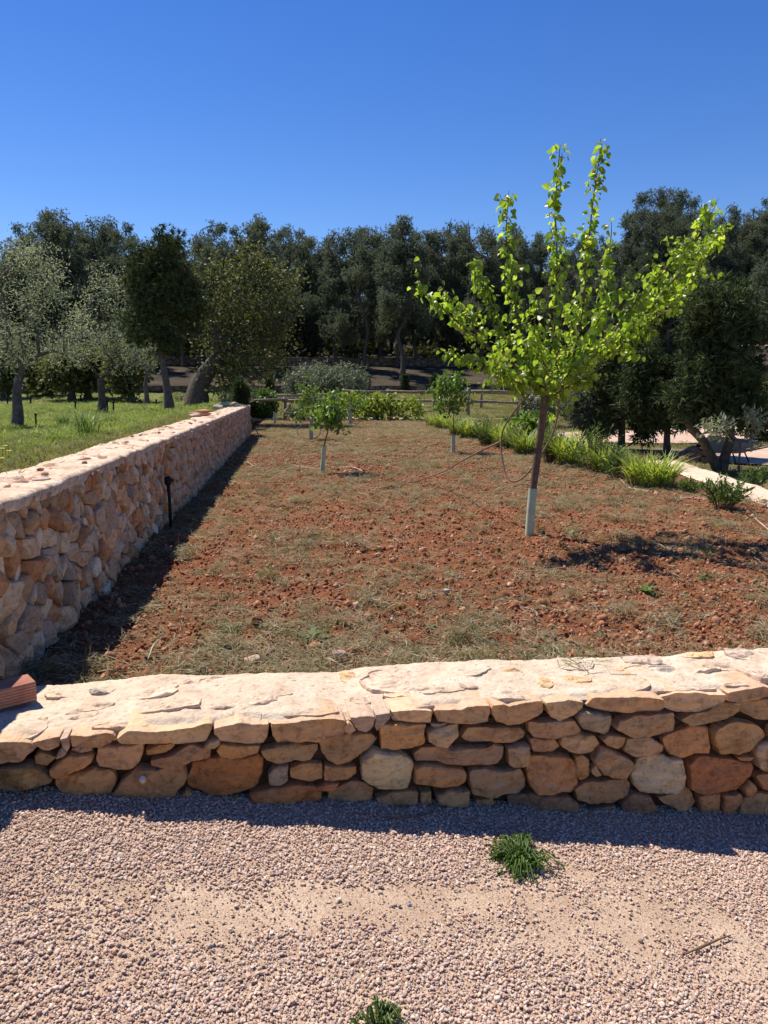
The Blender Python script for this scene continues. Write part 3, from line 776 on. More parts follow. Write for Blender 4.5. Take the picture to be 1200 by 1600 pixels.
# ------------------------------------------------------------------ other walls
def rubble_wall(name, label, p0, p1, thick, zb0, zt, rows_n, mat_face, mat_top, seed, nstones=None):
    p0, p1 = np.array(p0, float), np.array(p1, float)
    d = p1 - p0; L_ = np.linalg.norm(d); d /= L_; nrm = np.array([d[1], -d[0]])
    w = thing(name, label, 'stone wall', (*((p0 + p1) / 2), zb0))
    pl = Plane((*p0, 0), (*d, 0), (0, 0, 1))
    r_ = random.Random(seed); dz = (zt - zb0) / rows_n
    bg_ = Bag()
    for P in voronoi(0, L_, zb0, zt - .01, dz * 1.7, dz, r_):
        cen = P.mean(0); v_, f_ = stone_geo(cen + (P - cen) * .93, depth=dz * .6, bulge=.15 * dz, seed=r_.randrange(9999), n=10, detail=False, rough=.06 * dz)
        bg_.add(pl.out(v_), f_)
    o_ = np.array(w.location)
    tag(add('stone_facing', bg_.mesh('stone_facing', mat_face, True, o_), w), kind='stuff')
    c_ = Bag(); mid = (p0 + p1) / 2 - nrm * (thick / 2 + .03)
    c_.box((*mid, (zb0 - .3 + zt - .03) / 2), (L_, thick, zt - zb0 + .27), math.atan2(d[1], d[0]))
    add('wall_core', c_.mesh('wall_core', M['joint'], False, o_), w)
    n_ = max(8, int(L_ / (.10 if L_ < 30 else .35))); s_ = np.linspace(0, L_, n_); rr = []
    for u_ in np.linspace(-.04, thick + .04, 9):
        q = p0 + s_[:, None] * d - nrm * u_
        pz = np.column_stack([q, np.zeros(n_)])
        rr.append(np.column_stack([q + nrm * .03 * fbm(pz * 3, 2, seed)[:, None], zt + .02 * fbm(pz * 6, 3, seed + 1) - .03 * (u_ < 0 or u_ > thick)]))
    v_ = np.concatenate(rr); i_ = (np.arange(8)[:, None] * n_ + np.arange(n_ - 1)[None]).ravel()
    add('mortar_top', mesh_from('mortar_top', v_ - o_, np.stack([i_, i_ + 1, i_ + n_ + 1, i_ + n_], 1), mat_top), w)
    return w
rubble_wall('stone_wall', 'pale topped garden wall beside the leaning two-stemmed tree', (6.60, 13.3), (5.30, 6.8), .55, -.1, .24, 3, M['stone_far'], M['mortar'], 31)
rubble_wall('stone_wall', 'shaded terrace wall behind the round clipped bush', (-30, 48.05), (40, 48.05), .4, 1.0, 1.72, 3, M['stone_shaded'], M['hill'], 32)
rubble_wall('stone_wall', 'upper terrace wall at the foot of the pine forest', (-28, 60.1), (44, 60.1), .4, 3.0, 3.95, 3, M['stone_shaded'], M['hill'], 33)
rubble_wall('stone_wall', 'low brown retaining wall on the shady hillside above the gravel track', (17, 33), (34, 30), .4, 2.6, 3.5, 4, M['stone_far'], M['mortar_pink'], 35)
# kerb of pale stones at the far end of the soil
kerb = thing('stone_kerb', 'low pale stone kerb closing the far end of the soil bed', 'kerb', (2.4, 30.2, .25))
r_ = random.Random(41); s = 0.0
while s < 9.6:
    l_ = r_.uniform(.35, .75); x0 = -2.6 + s
    if not (3.75 < x0 < 4.0):
        yy = 31.2 - .05 * (x0 + 2.6) - (max(0, x0 - 3.5) * .45)
        P = [(-l_ / 2, -.16), (l_ / 2 * .9, -.18), (l_ / 2, 0), (l_ / 2 * .95, .16), (-l_ / 2, .15)]
        place_stone(Plane((x0 + l_ / 2, yy, .33), (1, -.05, 0), (.05, 1, 0)), P, kerb, M['stone'], r_.choice([(.55, .43, .33), (.5, .38, .28), (.6, .48, .38)]), name='kerb_stone', depth=.16, bulge=.012, seed=900 + int(s * 100), n=16, rough=.01, detail=False)
    s += l_ + .02
# ------------------------------------------------------------------ scattering of what nobody could count
def proto(name, me):
    return bpy.data.objects.new(name, me)
def scatter(name, label, protos, P, rot, scl, idx=None):
    """one object of kind stuff: its points carry rotation and size, geometry nodes set a piece on each"""
    n = len(P)
    me = bpy.data.meshes.new(name)
    me.vertices.add(n); me.vertices.foreach_set('co', np.asarray(P, np.float32).ravel())
    a = me.attributes.new('rot', 'FLOAT_VECTOR', 'POINT'); a.data.foreach_set('vector', np.asarray(rot, np.float32).ravel())
    if np.ndim(scl) == 1: scl = np.stack([scl] * 3, 1)
    a = me.attributes.new('siz', 'FLOAT_VECTOR', 'POINT'); a.data.foreach_set('vector', np.asarray(scl, np.float32).ravel())
    a = me.attributes.new('kindof', 'INT', 'POINT')
    if idx is None: idx = np.random.default_rng(1).integers(0, len(protos), n)
    a.data.foreach_set('value', np.asarray(idx, np.int32))
    o = add(name, me); tag(o, label, kind='stuff')
    g = bpy.data.node_groups.new(name, 'GeometryNodeTree')
    g.interface.new_socket('Geometry', in_out='INPUT', socket_type='NodeSocketGeometry')
    g.interface.new_socket('Geometry', in_out='OUTPUT', socket_type='NodeSocketGeometry')
    N, L = g.nodes, g.links
    gi, go = N.new('NodeGroupInput'), N.new('NodeGroupOutput')
    c = bpy.data.collections.new(name + '_pieces')
    for k, p in enumerate(protos):
        c.objects.link(p)
    ci = N.new('GeometryNodeCollectionInfo'); ci.inputs['Collection'].default_value = c
    ci.inputs['Separate Children'].default_value = True; ci.inputs['Reset Children'].default_value = True
    ip = N.new('GeometryNodeInstanceOnPoints'); ip.inputs['Pick Instance'].default_value = True
    def attr(nm, ty):
        q = N.new('GeometryNodeInputNamedAttribute'); q.data_type = ty; q.inputs['Name'].default_value = nm
        return [s for s in q.outputs if s.enabled and s.name == 'Attribute'][0]
    e = N.new('FunctionNodeEulerToRotation')
    L.new(attr('rot', 'FLOAT_VECTOR'), e.inputs[0])
    L.new(gi.outputs[0], ip.inputs['Points']); L.new(ci.outputs[0], ip.inputs['Instance'])
    L.new(attr('kindof', 'INT'), ip.inputs['Instance Index'])
    L.new(e.outputs[0], ip.inputs['Rotation']); L.new(attr('siz', 'FLOAT_VECTOR'), ip.inputs['Scale'])
    L.new(ip.outputs[0], go.inputs[0])
    md = o.modifiers.new('scatter', 'NODES'); md.node_group = g
    return o
def inst_mat(name, stops, rough=.95, bscale=0, trans=0.0):
    m, nt, N, L, B = new_mat(name)
    col = ramp(nt, N.new('ShaderNodeObjectInfo').outputs['Random'], stops)
    g = N.new('ShaderNodeNewGeometry')
    col = mixc(nt, 1.0, col, ramp(nt, g.outputs['Random Per Island'], [(0, (.75, .75, .72)), (1, (1.25, 1.22, 1.15))]), 'MULTIPLY') if trans else mixc(nt, .8, col, ramp(nt, noise(nt, 140, 3, .6, g.outputs['Position']), [(.3, (.7, .68, .66)), (.7, (1.2, 1.2, 1.2))]), 'MULTIPLY')
    L.new(col, B.inputs['Base Color']); B.inputs['Roughness'].default_value = rough; B.inputs['Specular IOR Level'].default_value = .15
    if trans:
        t = N.new('ShaderNodeBsdfTranslucent'); L.new(mixc(nt, 1.0, col, (1.3, 1.35, .7), 'MULTIPLY'), t.inputs['Color'])
        mx = N.new('ShaderNodeMixShader'); mx.inputs[0].default_value = trans
        L.new(B.outputs[0], mx.inputs[1]); L.new(t.outputs[0], mx.inputs[2]); L.new(mx.outputs[0], N['Material Output'].inputs['Surface'])
    return m
def ico(sub):
    import bmesh
    bm = bmesh.new(); bmesh.ops.create_icosphere(bm, subdivisions=sub, radius=1)
    v = np.array([q.co[:] for q in bm.verts]); f = np.array([[w.index for w in q.verts] for q in bm.faces]); bm.free()
    return v, f
IV2, IF2 = ico(2); IV3, IF3 = ico(3)
def lump(seed, sub=2, flat=.7, amp=.3, fr=1.1, facets=5):
    v, f = (IV2, IF2) if sub == 2 else (IV3, IF3)
    v = v.copy(); r_ = np.random.default_rng(seed)
    for _ in range(facets):                              # chipped faces
        n_ = r_.normal(size=3); n_ /= np.linalg.norm(n_); d = r_.uniform(.55, .85)
        s = v @ n_; v = v - np.maximum(s - d, 0)[:, None] * n_
    v = v * (1 + amp * vnoise(v * fr + seed * 7.1, seed) + .35 * amp * vnoise(v * fr * 2.7 + seed, seed + 3))[:, None]
    v = v * np.array([r_.uniform(.85, 1.25), r_.uniform(.75, 1.0), flat * r_.uniform(.8, 1.2)])
    return v, f

R = np.random.default_rng(7)
# gravel pebbles
M['pebble'] = inst_mat('pebble_mat', [(0, (0.396, 0.267, 0.204)), (.14, (0.540, 0.361, 0.268)), (.3, (0.594, 0.421, 0.319)), (.44, (0.657, 0.490, 0.374)), (.56, (0.486, 0.378, 0.323)), (.68, (0.612, 0.391, 0.281)), (.80, (0.720, 0.585, 0.476)), (.92, (0.324, 0.249, 0.212)), (1, (0.540, 0.301, 0.187))], .9)
pebs = [proto('pebble', mesh_from('pebble', *lump(k, 2, .62, .22, 1.0, 4), M['pebble'])) for k in range(9)]
def bare(x, y):
    """where wheels and feet have pushed the gravel aside"""
    b_ = .75 * np.exp(-((x + .15) / .55) ** 2 - ((y - 1.98) / .10) ** 2) + .55 * np.exp(-((x - 1.0) / .40) ** 2 - ((y - 1.95) / .13) ** 2) + .45 * np.exp(-((x - .35) / .3) ** 2 - ((y - 2.05) / .07) ** 2) + .4 * np.exp(-((x - 1.1) / .25) ** 2 - ((y - 2.2) / .04) ** 2)
    b_ = b_ + .35 * sstep(-.1, .6, fbm(xy(x, y, 2.2), 3, 201)) * sstep(2.5, 2.3, y) * sstep(1.55, 1.8, y)
    return b_ * (.55 + .9 * sstep(-.45, .35, fbm(xy(x, y, 9), 4, 202)))
n = 240000
x = R.uniform(-1.5, 3.0, n); y = R.uniform(1.0, 2.78, n)
s = .0026 + .0046 * R.random(n) ** 2.2 + .0025 * (R.random(n) < .02)
bq = np.clip(bare(x, y) * 1.3, 0, 1)
keep = R.random(n) > .72 * bq
s = np.where(R.random(n) < .8 * bq, s * .45, s)
x, y, s = x[keep], y[keep], s[keep]
small = R.random(len(x)) < .3
s[small] *= .6
z = gravel_h(x, y) + s * .3 + R.uniform(0, .0045, len(x))
scatter('gravel', 'pinkish beige gravel covering the path in front of the wall', pebs, np.stack([x, y, z], 1), np.stack([R.normal(0, .35, len(x)), R.normal(0, .35, len(x)), R.uniform(0, 6.28, len(x))], 1), s)

# red soil crumbs and clods
M['clod'] = inst_mat('clod_mat', [(0, (.16, .057, .027)), (.35, (.265, .10, .047)), (.7, (.38, .165, .085)), (.9, (.48, .24, .13)), (1, (.52, .34, .22))], 1)
clods = [proto('clod', mesh_from('clod', *lump(40 + k, 2, .7, .55, 1.7, 3), M['clod'])) for k in range(6)]
def soil_pts(n, ymax, pw):
    y = 3.02 + (ymax - 3.02) * R.random(n) ** pw
    xr = np.interp(y, [3, 7.5, 10, 13, 30], [5.2, 5.6, 5.9, 6.1, 6.1])
    x = R.uniform(-1.30, 1, n) if False else -1.30 + (xr + 1.30) * R.random(n)
    return x, y
def litter_mask(x, y):
    return fbm(xy(x, y, 1.0), 4, 301) + .45 * fbm(xy(x, y, 4.5), 2, 302)
x, y = soil_pts(95000, 20, 1.8)
k = R.random(len(x)) < (.35 + .65 * sstep(.25, -.25, litter_mask(x, y)))
x, y = x[k], y[k]
s = .0045 + .012 * R.random(len(x)) ** 3.2 + .026 * R.random(len(x)) ** 45 + .006 * sstep(6, 14, y)
z = soil_rel(x, y) + s * .15
scatter('soil_clods', 'crumbly red clods on the tilled soil', clods, np.stack([x, y, z], 1), R.uniform(0, 6.28, (len(x), 3)), s)

# cut grass and weeds lying on the soil
def blade_tuft(seed, nb, ln, wd, lie, curl=.8, rad=.03):
    """thin bent strips; lie 0 = upright, 1 = flat on the ground"""
    r_ = np.random.default_rng(seed); V, Fc = [], []
    for b_ in range(nb):
        a = r_.uniform(0, 6.28); el = math.radians(90 - 85 * lie * r_.uniform(.6, 1.05) - 20 * r_.random())
        d = np.array([math.cos(a) * math.cos(el), math.sin(a) * math.cos(el), math.sin(el)])
        side = np.array([-math.sin(a), math.cos(a), 0]) * math.cos(r_.uniform(-1, 1)) + np.array([0, 0, .5]) * r_.uniform(-1, 1)
        p = np.array([r_.normal() * rad, r_.normal() * rad, r_.uniform(0, .012)]); L_ = ln * r_.uniform(.4, 1.15); w = wd * r_.uniform(.6, 1.2)
        base = len(V)
        for q, (t, ww) in enumerate(((0, .8), (.4, 1), (.75, .7), (1, .08))):
            c_ = p + d * L_ * t + np.array([r_.normal() * .1 * L_ * t, r_.normal() * .1 * L_ * t, -curl * L_ * t * t * .5 * (1 - lie * .6)])
            c_[2] = max(c_[2], .002)
            V += [c_ - side * w * ww / 2, c_ + side * w * ww / 2]
        for q in range(3): Fc.append((base + 2 * q, base + 2 * q + 1, base + 2 * q + 3, base + 2 * q + 2))
    return np.array(V), np.array(Fc)
M['litter'] = inst_mat('litter_mat', [(0, (.17, .145, .075)), (.25, (.29, .235, .14)), (.5, (.22, .18, .105)), (.72, (.44, .37, .255)), (.9, (.23, .195, .10)), (1, (.16, .17, .07))], .8, 0, .25)
M['greentuft'] = inst_mat('greentuft_mat', [(0, (.07, .115, .03)), (.5, (.11, .16, .04)), (1, (.16, .19, .06))], .7, 0, .35)
lits = [proto('clippings', mesh_from('clippings', *blade_tuft(60 + k, 15, .062, .0036, 1.0, .5, .028), M['litter'])) for k in range(6)]
x, y = soil_pts(46000, 30.3, 2.0)
lm = litter_mask(x, y)
pr = .15 + .50 * sstep(-.14, .28, lm) + .15 * sstep(3.7, 3.2, y) * sstep(.4, -.4, x)
pr = np.maximum(pr, .30 * sstep(10, 18, y))
k = R.random(len(x)) < pr
x, y = x[k], y[k]
s = .7 + .8 * R.random(len(x)) + 1.1 * sstep(6, 20, y)
hx, hy = soil_pts(1100, 14, 1.7)
hk = (fbm(xy(hx, hy, 2.4), 3, 340) + .16 * sstep(4, 3.2, hy) > .22)
hx, hy = hx[hk], hy[hk]; nh = len(hx); rep = 7
hx = np.repeat(hx, rep) + R.normal(0, .045, nh * rep); hy = np.repeat(hy, rep) + R.normal(0, .04, nh * rep)
kk = (hx > -1.26) & (hy > 3.06); hx, hy = hx[kk], hy[kk]
x, y, s = np.r_[x, hx], np.r_[y, hy], np.r_[s, 1.0 + .7 * R.random(len(hx))]
hup = np.r_[np.zeros(len(x) - len(hx)), .012 + .03 * R.random(len(hx))]
lits_o = scatter('grass_clippings', 'dry mown grass clippings strewn over the red soil', lits, np.stack([x, y, soil_rel(x, y) + .008 + hup], 1), np.stack([R.normal(0, .12, len(x)) + R.normal(0, .5, len(x)) * (hup > 0), R.normal(0, .15, len(x)), R.uniform(0, 6.28, len(x))], 1), s)
grs = [proto('weed_tuft', mesh_from('weed_tuft', *blade_tuft(80 + k, 16, .06, .005, .55, .9, .02), M['greentuft'])) for k in range(4)]
x, y = soil_pts(4200, 30.3, 1.6)
k = fbm(xy(x, y, 1.7), 3, 310) > .20
x, y = x[k], y[k]
scatter('green_weeds', 'small green weeds coming up through the clippings', grs, np.stack([x, y, soil_rel(x, y)], 1), np.stack([0 * x, 0 * x, R.uniform(0, 6.28, len(x))], 1), .5 + .6 * R.random(len(x)) + .6 * sstep(6, 20, y))

# grass of the terrace
M['grass'] = inst_mat('grass_mat', [(0, (.12, .18, .04)), (.4, (.19, .26, .06)), (.75, (.27, .32, .085)), (1, (.38, .36, .16))], .6, 0, .4)
gts = [proto('grass_tuft', mesh_from('grass_tuft', *blade_tuft(100 + k, 22, .15, .009, .45, .8, .05), M['grass'])) for k in range(5)]
n = 30000
y = 3.0 + 44 * R.random(n) ** 1.7; x = -1.72 - (1.0 + y * .62) * R.random(n)
k = (R.random(n) < .45 + .55 * sstep(-.3, .2, fbm(xy(x, y, .6), 3, 320))) & ~((x > -2.0) & (R.random(n) < .5))
x, y = x[k], y[k]
scatter('grass', 'rough green grass growing on the raised terrace', gts, np.stack([x, y, terrace_h(x, y) - .01], 1), np.stack([R.normal(0, .12, len(x)), R.normal(0, .12, len(x)), R.uniform(0, 6.28, len(x))], 1), (.35 + .55 * R.random(len(x)) ** 1.5 + .55 * sstep(.0, .5, fbm(xy(x, y, 1.4), 3, 330))) * (1 + .5 * sstep(8, 25, y)) * (.45 + .55 * sstep(0, .7, -1.72 - x)))
n = 7000
y = 3.0 + 30 * R.random(n) ** 1.6; x = -1.74 - (.9 + .5 * y) * R.random(n) ** 1.5
k = (fbm(xy(x, y, .9), 3, 350) > .05) | (x > -2.25)
x, y = x[k], y[k]; drp = (x, y)
# thin dry grass of the meadow and beside the gravel yard
M['drygrass'] = inst_mat('drygrass_mat', [(0, (.11, .13, .035)), (.5, (.19, .18, .06)), (1, (.27, .22, .11))], .7, 0, .35)
dgt = [proto('grass_tuft', mesh_from('grass_tuft', *blade_tuft(120 + k, 16, .16, .012, .45, .8, .08), M['drygrass'])) for k in range(3)]
n = 9000
x = R.uniform(-1.6, 24, n); y = R.uniform(30.7, 47.8, n)
x2 = R.uniform(6.3, 18, 5200); y2 = R.uniform(7, 30, 5200)
inyard = ((x2 > 7.8) & (y2 > 12.8) & (y2 < 17.5)) | ((x2 > 8.3) & (y2 > 19) & (y2 < 24))
x2, y2 = x2[~inyard], y2[~inyard]
scatter('dry_grass', 'yellowed dry grass patches on the terrace beside the tall wall', dgt, np.stack([drp[0], drp[1], terrace_h(*drp) - .01], 1), np.stack([0 * drp[0], 0 * drp[0], R.uniform(0, 6.28, len(drp[0]))], 1), .3 + .5 * R.random(len(drp[0])))
PX, PY = np.r_[x, x2], np.r_[y, y2]; PZ = np.r_[rise(x, y), side_h(x2, y2)]
scatter('meadow_grass', 'dry yellowish grass on the meadow beyond the soil bed', dgt, np.stack([PX, PY, PZ - .01], 1), np.stack([0 * PX, 0 * PX, R.uniform(0, 6.28, len(PX))], 1), .6 + .8 * R.random(len(PX)))

# ------------------------------------------------------------------ plants: wood and leaves
def rand_rot(n, r_, up=0.0):
    q = r_.normal(size=(n, 4)); q /= np.linalg.norm(q, axis=1)[:, None]
    w, x, y, z = q.T
    return np.stack([1 - 2 * (y * y + z * z), 2 * (x * y - z * w), 2 * (x * z + y * w), 2 * (x * y + z * w), 1 - 2 * (x * x + z * z), 2 * (y * z - x * w), 2 * (x * z - y * w), 2 * (y * z + x * w), 1 - 2 * (x * x + y * y)], 1).reshape(n, 3, 3)
def frames(d, r_, roll=None):
    """rotation matrices whose local Y runs along d, random roll (or normal kept upwards when roll is given)"""
    n = len(d); d = d / (np.linalg.norm(d, axis=1)[:, None] + 1e-9)
    a = r_.normal(size=(n, 3)) if roll is None else np.tile([0, 0, 1.0], (n, 1)) + roll * r_.normal(size=(n, 3))
    x = np.cross(d, a); x /= np.linalg.norm(x, axis=1)[:, None] + 1e-9
    z = np.cross(x, d)
    return np.stack([x, d, z], 2)
def cloud(P, Rm, s, tv, tf):
    """copies of a leaf shape (tv, tf) at P, turned by Rm, sized s"""
    n, k = len(P), len(tv)
    v = np.einsum('nij,kj->nki', Rm, tv) * np.asarray(s)[:, None, None] + P[:, None, :]
    f = (tf[None] + (np.arange(n) * k)[:, None, None]).reshape(-1, tf.shape[1])
    return v.reshape(-1, 3), f
LEAF_LONG = (np.array([(0, 0, 0), (.16, .4, .05), (0, 1, -.03), (-.16, .4, .05)]), np.array([(0, 1, 2), (0, 2, 3)]))
LEAF_OVAL = (np.array([(0, 0, 0), (.30, .3, .07), (.27, .7, .05), (0, 1, -.05), (-.27, .7, .05), (-.30, .3, .07)]), np.array([(0, 1, 2), (0, 2, 3), (0, 3, 4), (0, 4, 5)]))
def tuft_shape(n, ln, wd, seed, spread=1.0):
    r_ = np.random.default_rng(seed); V, Fc = [], []
    for k in range(n):
        d = np.array([r_.normal() * spread, 1 + .3 * r_.normal(), r_.normal() * spread]); d /= np.linalg.norm(d)
        s = np.cross(d, r_.normal(size=3)); s /= np.linalg.norm(s)
        l_ = ln * r_.uniform(.6, 1.1); V += [-s * wd / 2, s * wd / 2, d * l_]; Fc.append((3 * k, 3 * k + 1, 3 * k + 2))
    return np.array(V), np.array(Fc)
TUFT_PINE = tuft_shape(9, .26, .045, 1, .9)
TUFT_JUN = tuft_shape(7, .17, .028, 2, .55)
def grow(trunk, tips, r0, r_, rtip=.006, droop=0.0, power=.5, fork=.4, penal=.25, taper=.38):
    """limbs from a trunk (points from the ground up) to every tip; returns woody tubes and the last stretch to each tip"""
    trunk = [np.array(p, float) for p in trunk]
    nodes = list(trunk); par = [-1] + list(range(len(trunk) - 1))
    f0 = int(len(trunk) * fork); top = trunk[-1]
    plen = [abs(i - len(trunk) + 1) * .0 for i in range(len(trunk))]
    order = np.argsort([np.linalg.norm(t - top) for t in tips])
    lines, ends = [], []
    for k in order:
        t = np.array(tips[k], float)
        A = np.array(nodes[f0:])
        cost = np.linalg.norm(A - t, axis=1) + penal * np.array(plen[f0:]) + .6 * np.maximum(0, A[:, 2] - t[2])
        j = f0 + int(np.argmin(cost)); a = nodes[j]
        L_ = np.linalg.norm(t - a); nseg = max(2, min(5, int(L_ / .35) + 1))
        idx = [j]
        mid = (a + t) / 2 + np.array([0, 0, 1]) * L_ * (.10 - droop) + r_.normal(size=3) * L_ * .07
        for q in range(1, nseg + 1):
            u = q / nseg
            p = (1 - u) ** 2 * a + 2 * u * (1 - u) * mid + u * u * t
            nodes.append(p); par.append(idx[-1]); plen.append(plen[j] + L_ * u); idx.append(len(nodes) - 1)
        lines.append(idx); ends.append((k, nodes[idx[-2]], t))
    cnt = np.zeros(len(nodes))
    for idx in lines:
        i = idx[-1]
        while i >= 0: cnt[i] += 1; i = par[i]
    rad = rtip * np.maximum(cnt, 1) ** power
    mx = rad[len(trunk) - 1]
    nt_ = len(trunk)
    for i in range(nt_):
        u = i / (nt_ - 1); rad[i] = r0 * (1.0 - taper * u)
    for i in range(nt_, len(nodes)): rad[i] = min(rad[i], rad[par[i]] * .92)
    return np.array(nodes), lines, rad, ends
def wood_mesh(name, trunk_n, nodes, lines, rad, mat, off, sides=8, flare=1.25, lsides=5, wob=.15, minr=0.0):
    b_ = Bag()
    T = nodes[:trunk_n]; tr = rad[:trunk_n].copy(); tr[0] *= flare
    b_.tube(spline(T, 3) if trunk_n > 2 else T, np.interp(np.linspace(0, trunk_n - 1, (trunk_n - 1) * 3 + 1 if trunk_n > 2 else trunk_n), np.arange(trunk_n), tr), sides, True, wob, trunk_n)
    for idx in lines:
        rr = [min(rad[i], rad[idx[1]]) for i in idx]
        if max(rr) < minr: continue
        b_.tube(nodes[idx], rr, lsides, False, wob, idx[0])
    return b_.mesh(name, mat, True, off)
def in_blobs(blobs, n, r_, shell=.55):
    """points inside a union of ellipsoids (cx,cy,cz,rx,ry,rz), more of them towards the skin"""
    w = np.array([b_[3] * b_[4] * b_[5] for b_ in blobs]) ** .7; w /= w.sum()
    k = r_.choice(len(blobs), n, p=w); B_ = np.array(blobs)[k]
    d = r_.normal(size=(n, 3)); d /= np.linalg.norm(d, axis=1)[:, None]
    rr = (shell + (1 - shell) * r_.random(n)) ** 1.0
    rr = np.where(r_.random(n) < .25, r_.random(n) ** .5, rr)
    return B_[:, :3] + d * rr[:, None] * B_[:, 3:]
def tree(name, label, cat, base, trunk, r0, blobs, ntips, nleaf, sig, leaf, lsize, mat, bark, seed, group=None, droop=0.0, fork=.5, flare=1.3, hang=0.0, outward=0.0, shell=.55, rtip=.006, minr=0.0, along=.5, crown='crown', power=.5, taper=.38):
    r_ = np.random.default_rng(seed); base = np.array(base, float)
    tips = in_blobs(blobs, ntips, r_, shell)
    nodes, lines, rad, ends = grow(trunk, tips, r0, r_, rtip, droop, power, fork, taper=taper)
    root = thing(name, label, cat, base, group)
    add('trunk', wood_mesh('trunk', len(trunk), nodes, lines, rad, bark, base, flare=flare, minr=minr), root)
    A = np.array([e[1] for e in ends]); T = np.array([e[2] for e in ends])
    n = ntips * nleaf; k = np.repeat(np.arange(ntips), nleaf)
    u = 1 - along * r_.random(n) ** 1.5
    P = A[k] + (T[k] - A[k]) * u[:, None] + np.clip(r_.normal(size=(n, 3)), -1.7, 1.7) * sig
    d = r_.normal(size=(n, 3)) + (T[k] - A[k]) / (np.linalg.norm(T[k] - A[k], axis=1)[:, None] + 1e-6) * outward + np.array([0, 0, -hang])
    v, f = cloud(P, frames(d, r_), lsize * r_.uniform(.65, 1.2, n), *leaf)
    cr = add(crown, mesh_from(crown, v - base, f, mat, False), root)
    tag(cr, kind='stuff')
    return root
M['olive'] = leaf_mat('olive_leaf_mat', [(0, (.16, .18, .11)), (.4, (.23, .255, .165)), (.75, (.32, .34, .235)), (1, (.40, .41, .30))], .40, 1.3, .55, .32, .8, .75)
M['carob'] = leaf_mat('broad_leaf_mat', [(0, (.07, .085, .03)), (.5, (.115, .13, .045)), (.9, (.17, .17, .065)), (1, (.26, .22, .09))], .30, 1.35, .58, .25, .8, .62)
M['juniper'] = leaf_mat('juniper_mat', [(0, (.04, .06, .026)), (.5, (.068, .092, .038)), (1, (.115, .14, .055))], .15, 1.2, .7, .15)
M['pine'] = leaf_mat('pine_needle_mat', [(0, (.085, .108, .075)), (.5, (.125, .148, .10)), (1, (.19, .205, .14))], .42, 1.2, .65, .2, .25, .8)
M['mulberry'] = leaf_mat('mulberry_leaf_mat', [(0, (.15, .23, .03)), (.4, (.225, .325, .045)), (.75, (.31, .41, .065)), (1, (.43, .48, .11))], .58, 1.6, .35, .45)
M['citrus'] = leaf_mat('young_leaf_mat', [(0, (.07, .14, .025)), (.5, (.12, .21, .035)), (1, (.21, .29, .05))], .42, 1.4, .38, .45)
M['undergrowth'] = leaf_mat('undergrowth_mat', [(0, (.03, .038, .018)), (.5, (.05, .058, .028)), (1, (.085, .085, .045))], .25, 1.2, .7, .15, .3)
M['vine'] = leaf_mat('vine_leaf_mat', [(0, (.13, .18, .03)), (.5, (.20, .27, .045)), (1, (.30, .33, .08))], .45, 1.4, .45, .3)
M['strap'] = leaf_mat('strap_leaf_mat', [(0, (.17, .25, .05)), (.5, (.27, .35, .07)), (.85, (.38, .42, .10)), (1, (.48, .45, .16))], .42, 1.35, .45, .35)
M['herb'] = leaf_mat('herb_leaf_mat', [(0, (.06, .115, .03)), (.5, (.10, .165, .04)), (1, (.16, .22, .06))], .35, 1.35, .45, .35)
M['grey'] = leaf_mat('grey_leaf_mat', [(0, (.13, .15, .105)), (.5, (.19, .21, .15)), (1, (.27, .28, .21))], .2, 1.2, .6, .2)
M['thatch'] = surf_mat('thatch_mat', [(.3, (.13, .08, .05)), (.7, (.26, .17, .10))], 30, 4, 1, 80, .5, .006)
# ------------------------------------------------------------------ the young mulberry in front
def blob(px, py, w, h, Y, d=None):
    c_ = at_y(px, py, Y); s = np.linalg.norm(at_y(px + 1, py, Y) - c_)
    return (c_[0], c_[1], c_[2], w / 2 * s, (d if d else w / 2 * s * .9), h / 2 * s)
def tube_obj(name, parent, pts, rad, mat, sides=7, k=6, wob=0.0):
    b_ = Bag(); P = spline(pts, k) if len(pts) > 2 else np.array(pts)
    rr = np.interp(np.linspace(0, 1, len(P)), np.linspace(0, 1, len(rad)), rad) if hasattr(rad, '__len__') else rad
    b_.tube(P, rr, sides, True, wob, 3)
    off = np.array(parent.location) if parent is not None else P[0]
    o = add(name, b_.mesh(name, mat, True, off), parent, (0, 0, 0) if parent is not None else tuple(off))
    return o
MY = 6.46
mb = at_z(827, 838, first(soil_h(2.1, 6.46)) - .01)
mul = thing('mulberry_tree', 'largest tree in the soil bed, bright green heart-shaped leaves, pale green trunk guard', 'tree', mb)
def bp(px, py, dy=0.0): return at_y(px, py, mb[1] + dy)
tube_obj('trunk', mul, [mb + np.array([0, 0, -.05]), bp(830, 790), bp(838, 725, .02), bp(845, 675, .02), bp(850, 632), bp(848, 608), bp(837, 588)], [.031, .033, .035, .034, .033, .030, .024], M['bark_young'], 12, 6, .08)
b = Bag()
P = spline([mb + np.array([0, 0, -.02]), bp(829.5, 800), bp(833, 763)], 5)
b.tube(P, [.042, .041, .040, .040, .039, .039, .039, .039, .039, .040, .040], 14, False, .04, 5)
b.tube(P[::-1] , [.037] * 11, 14, False, .04, 5)
add('trunk_guard', b.mesh('trunk_guard', M['guard'], True, mb), mul)
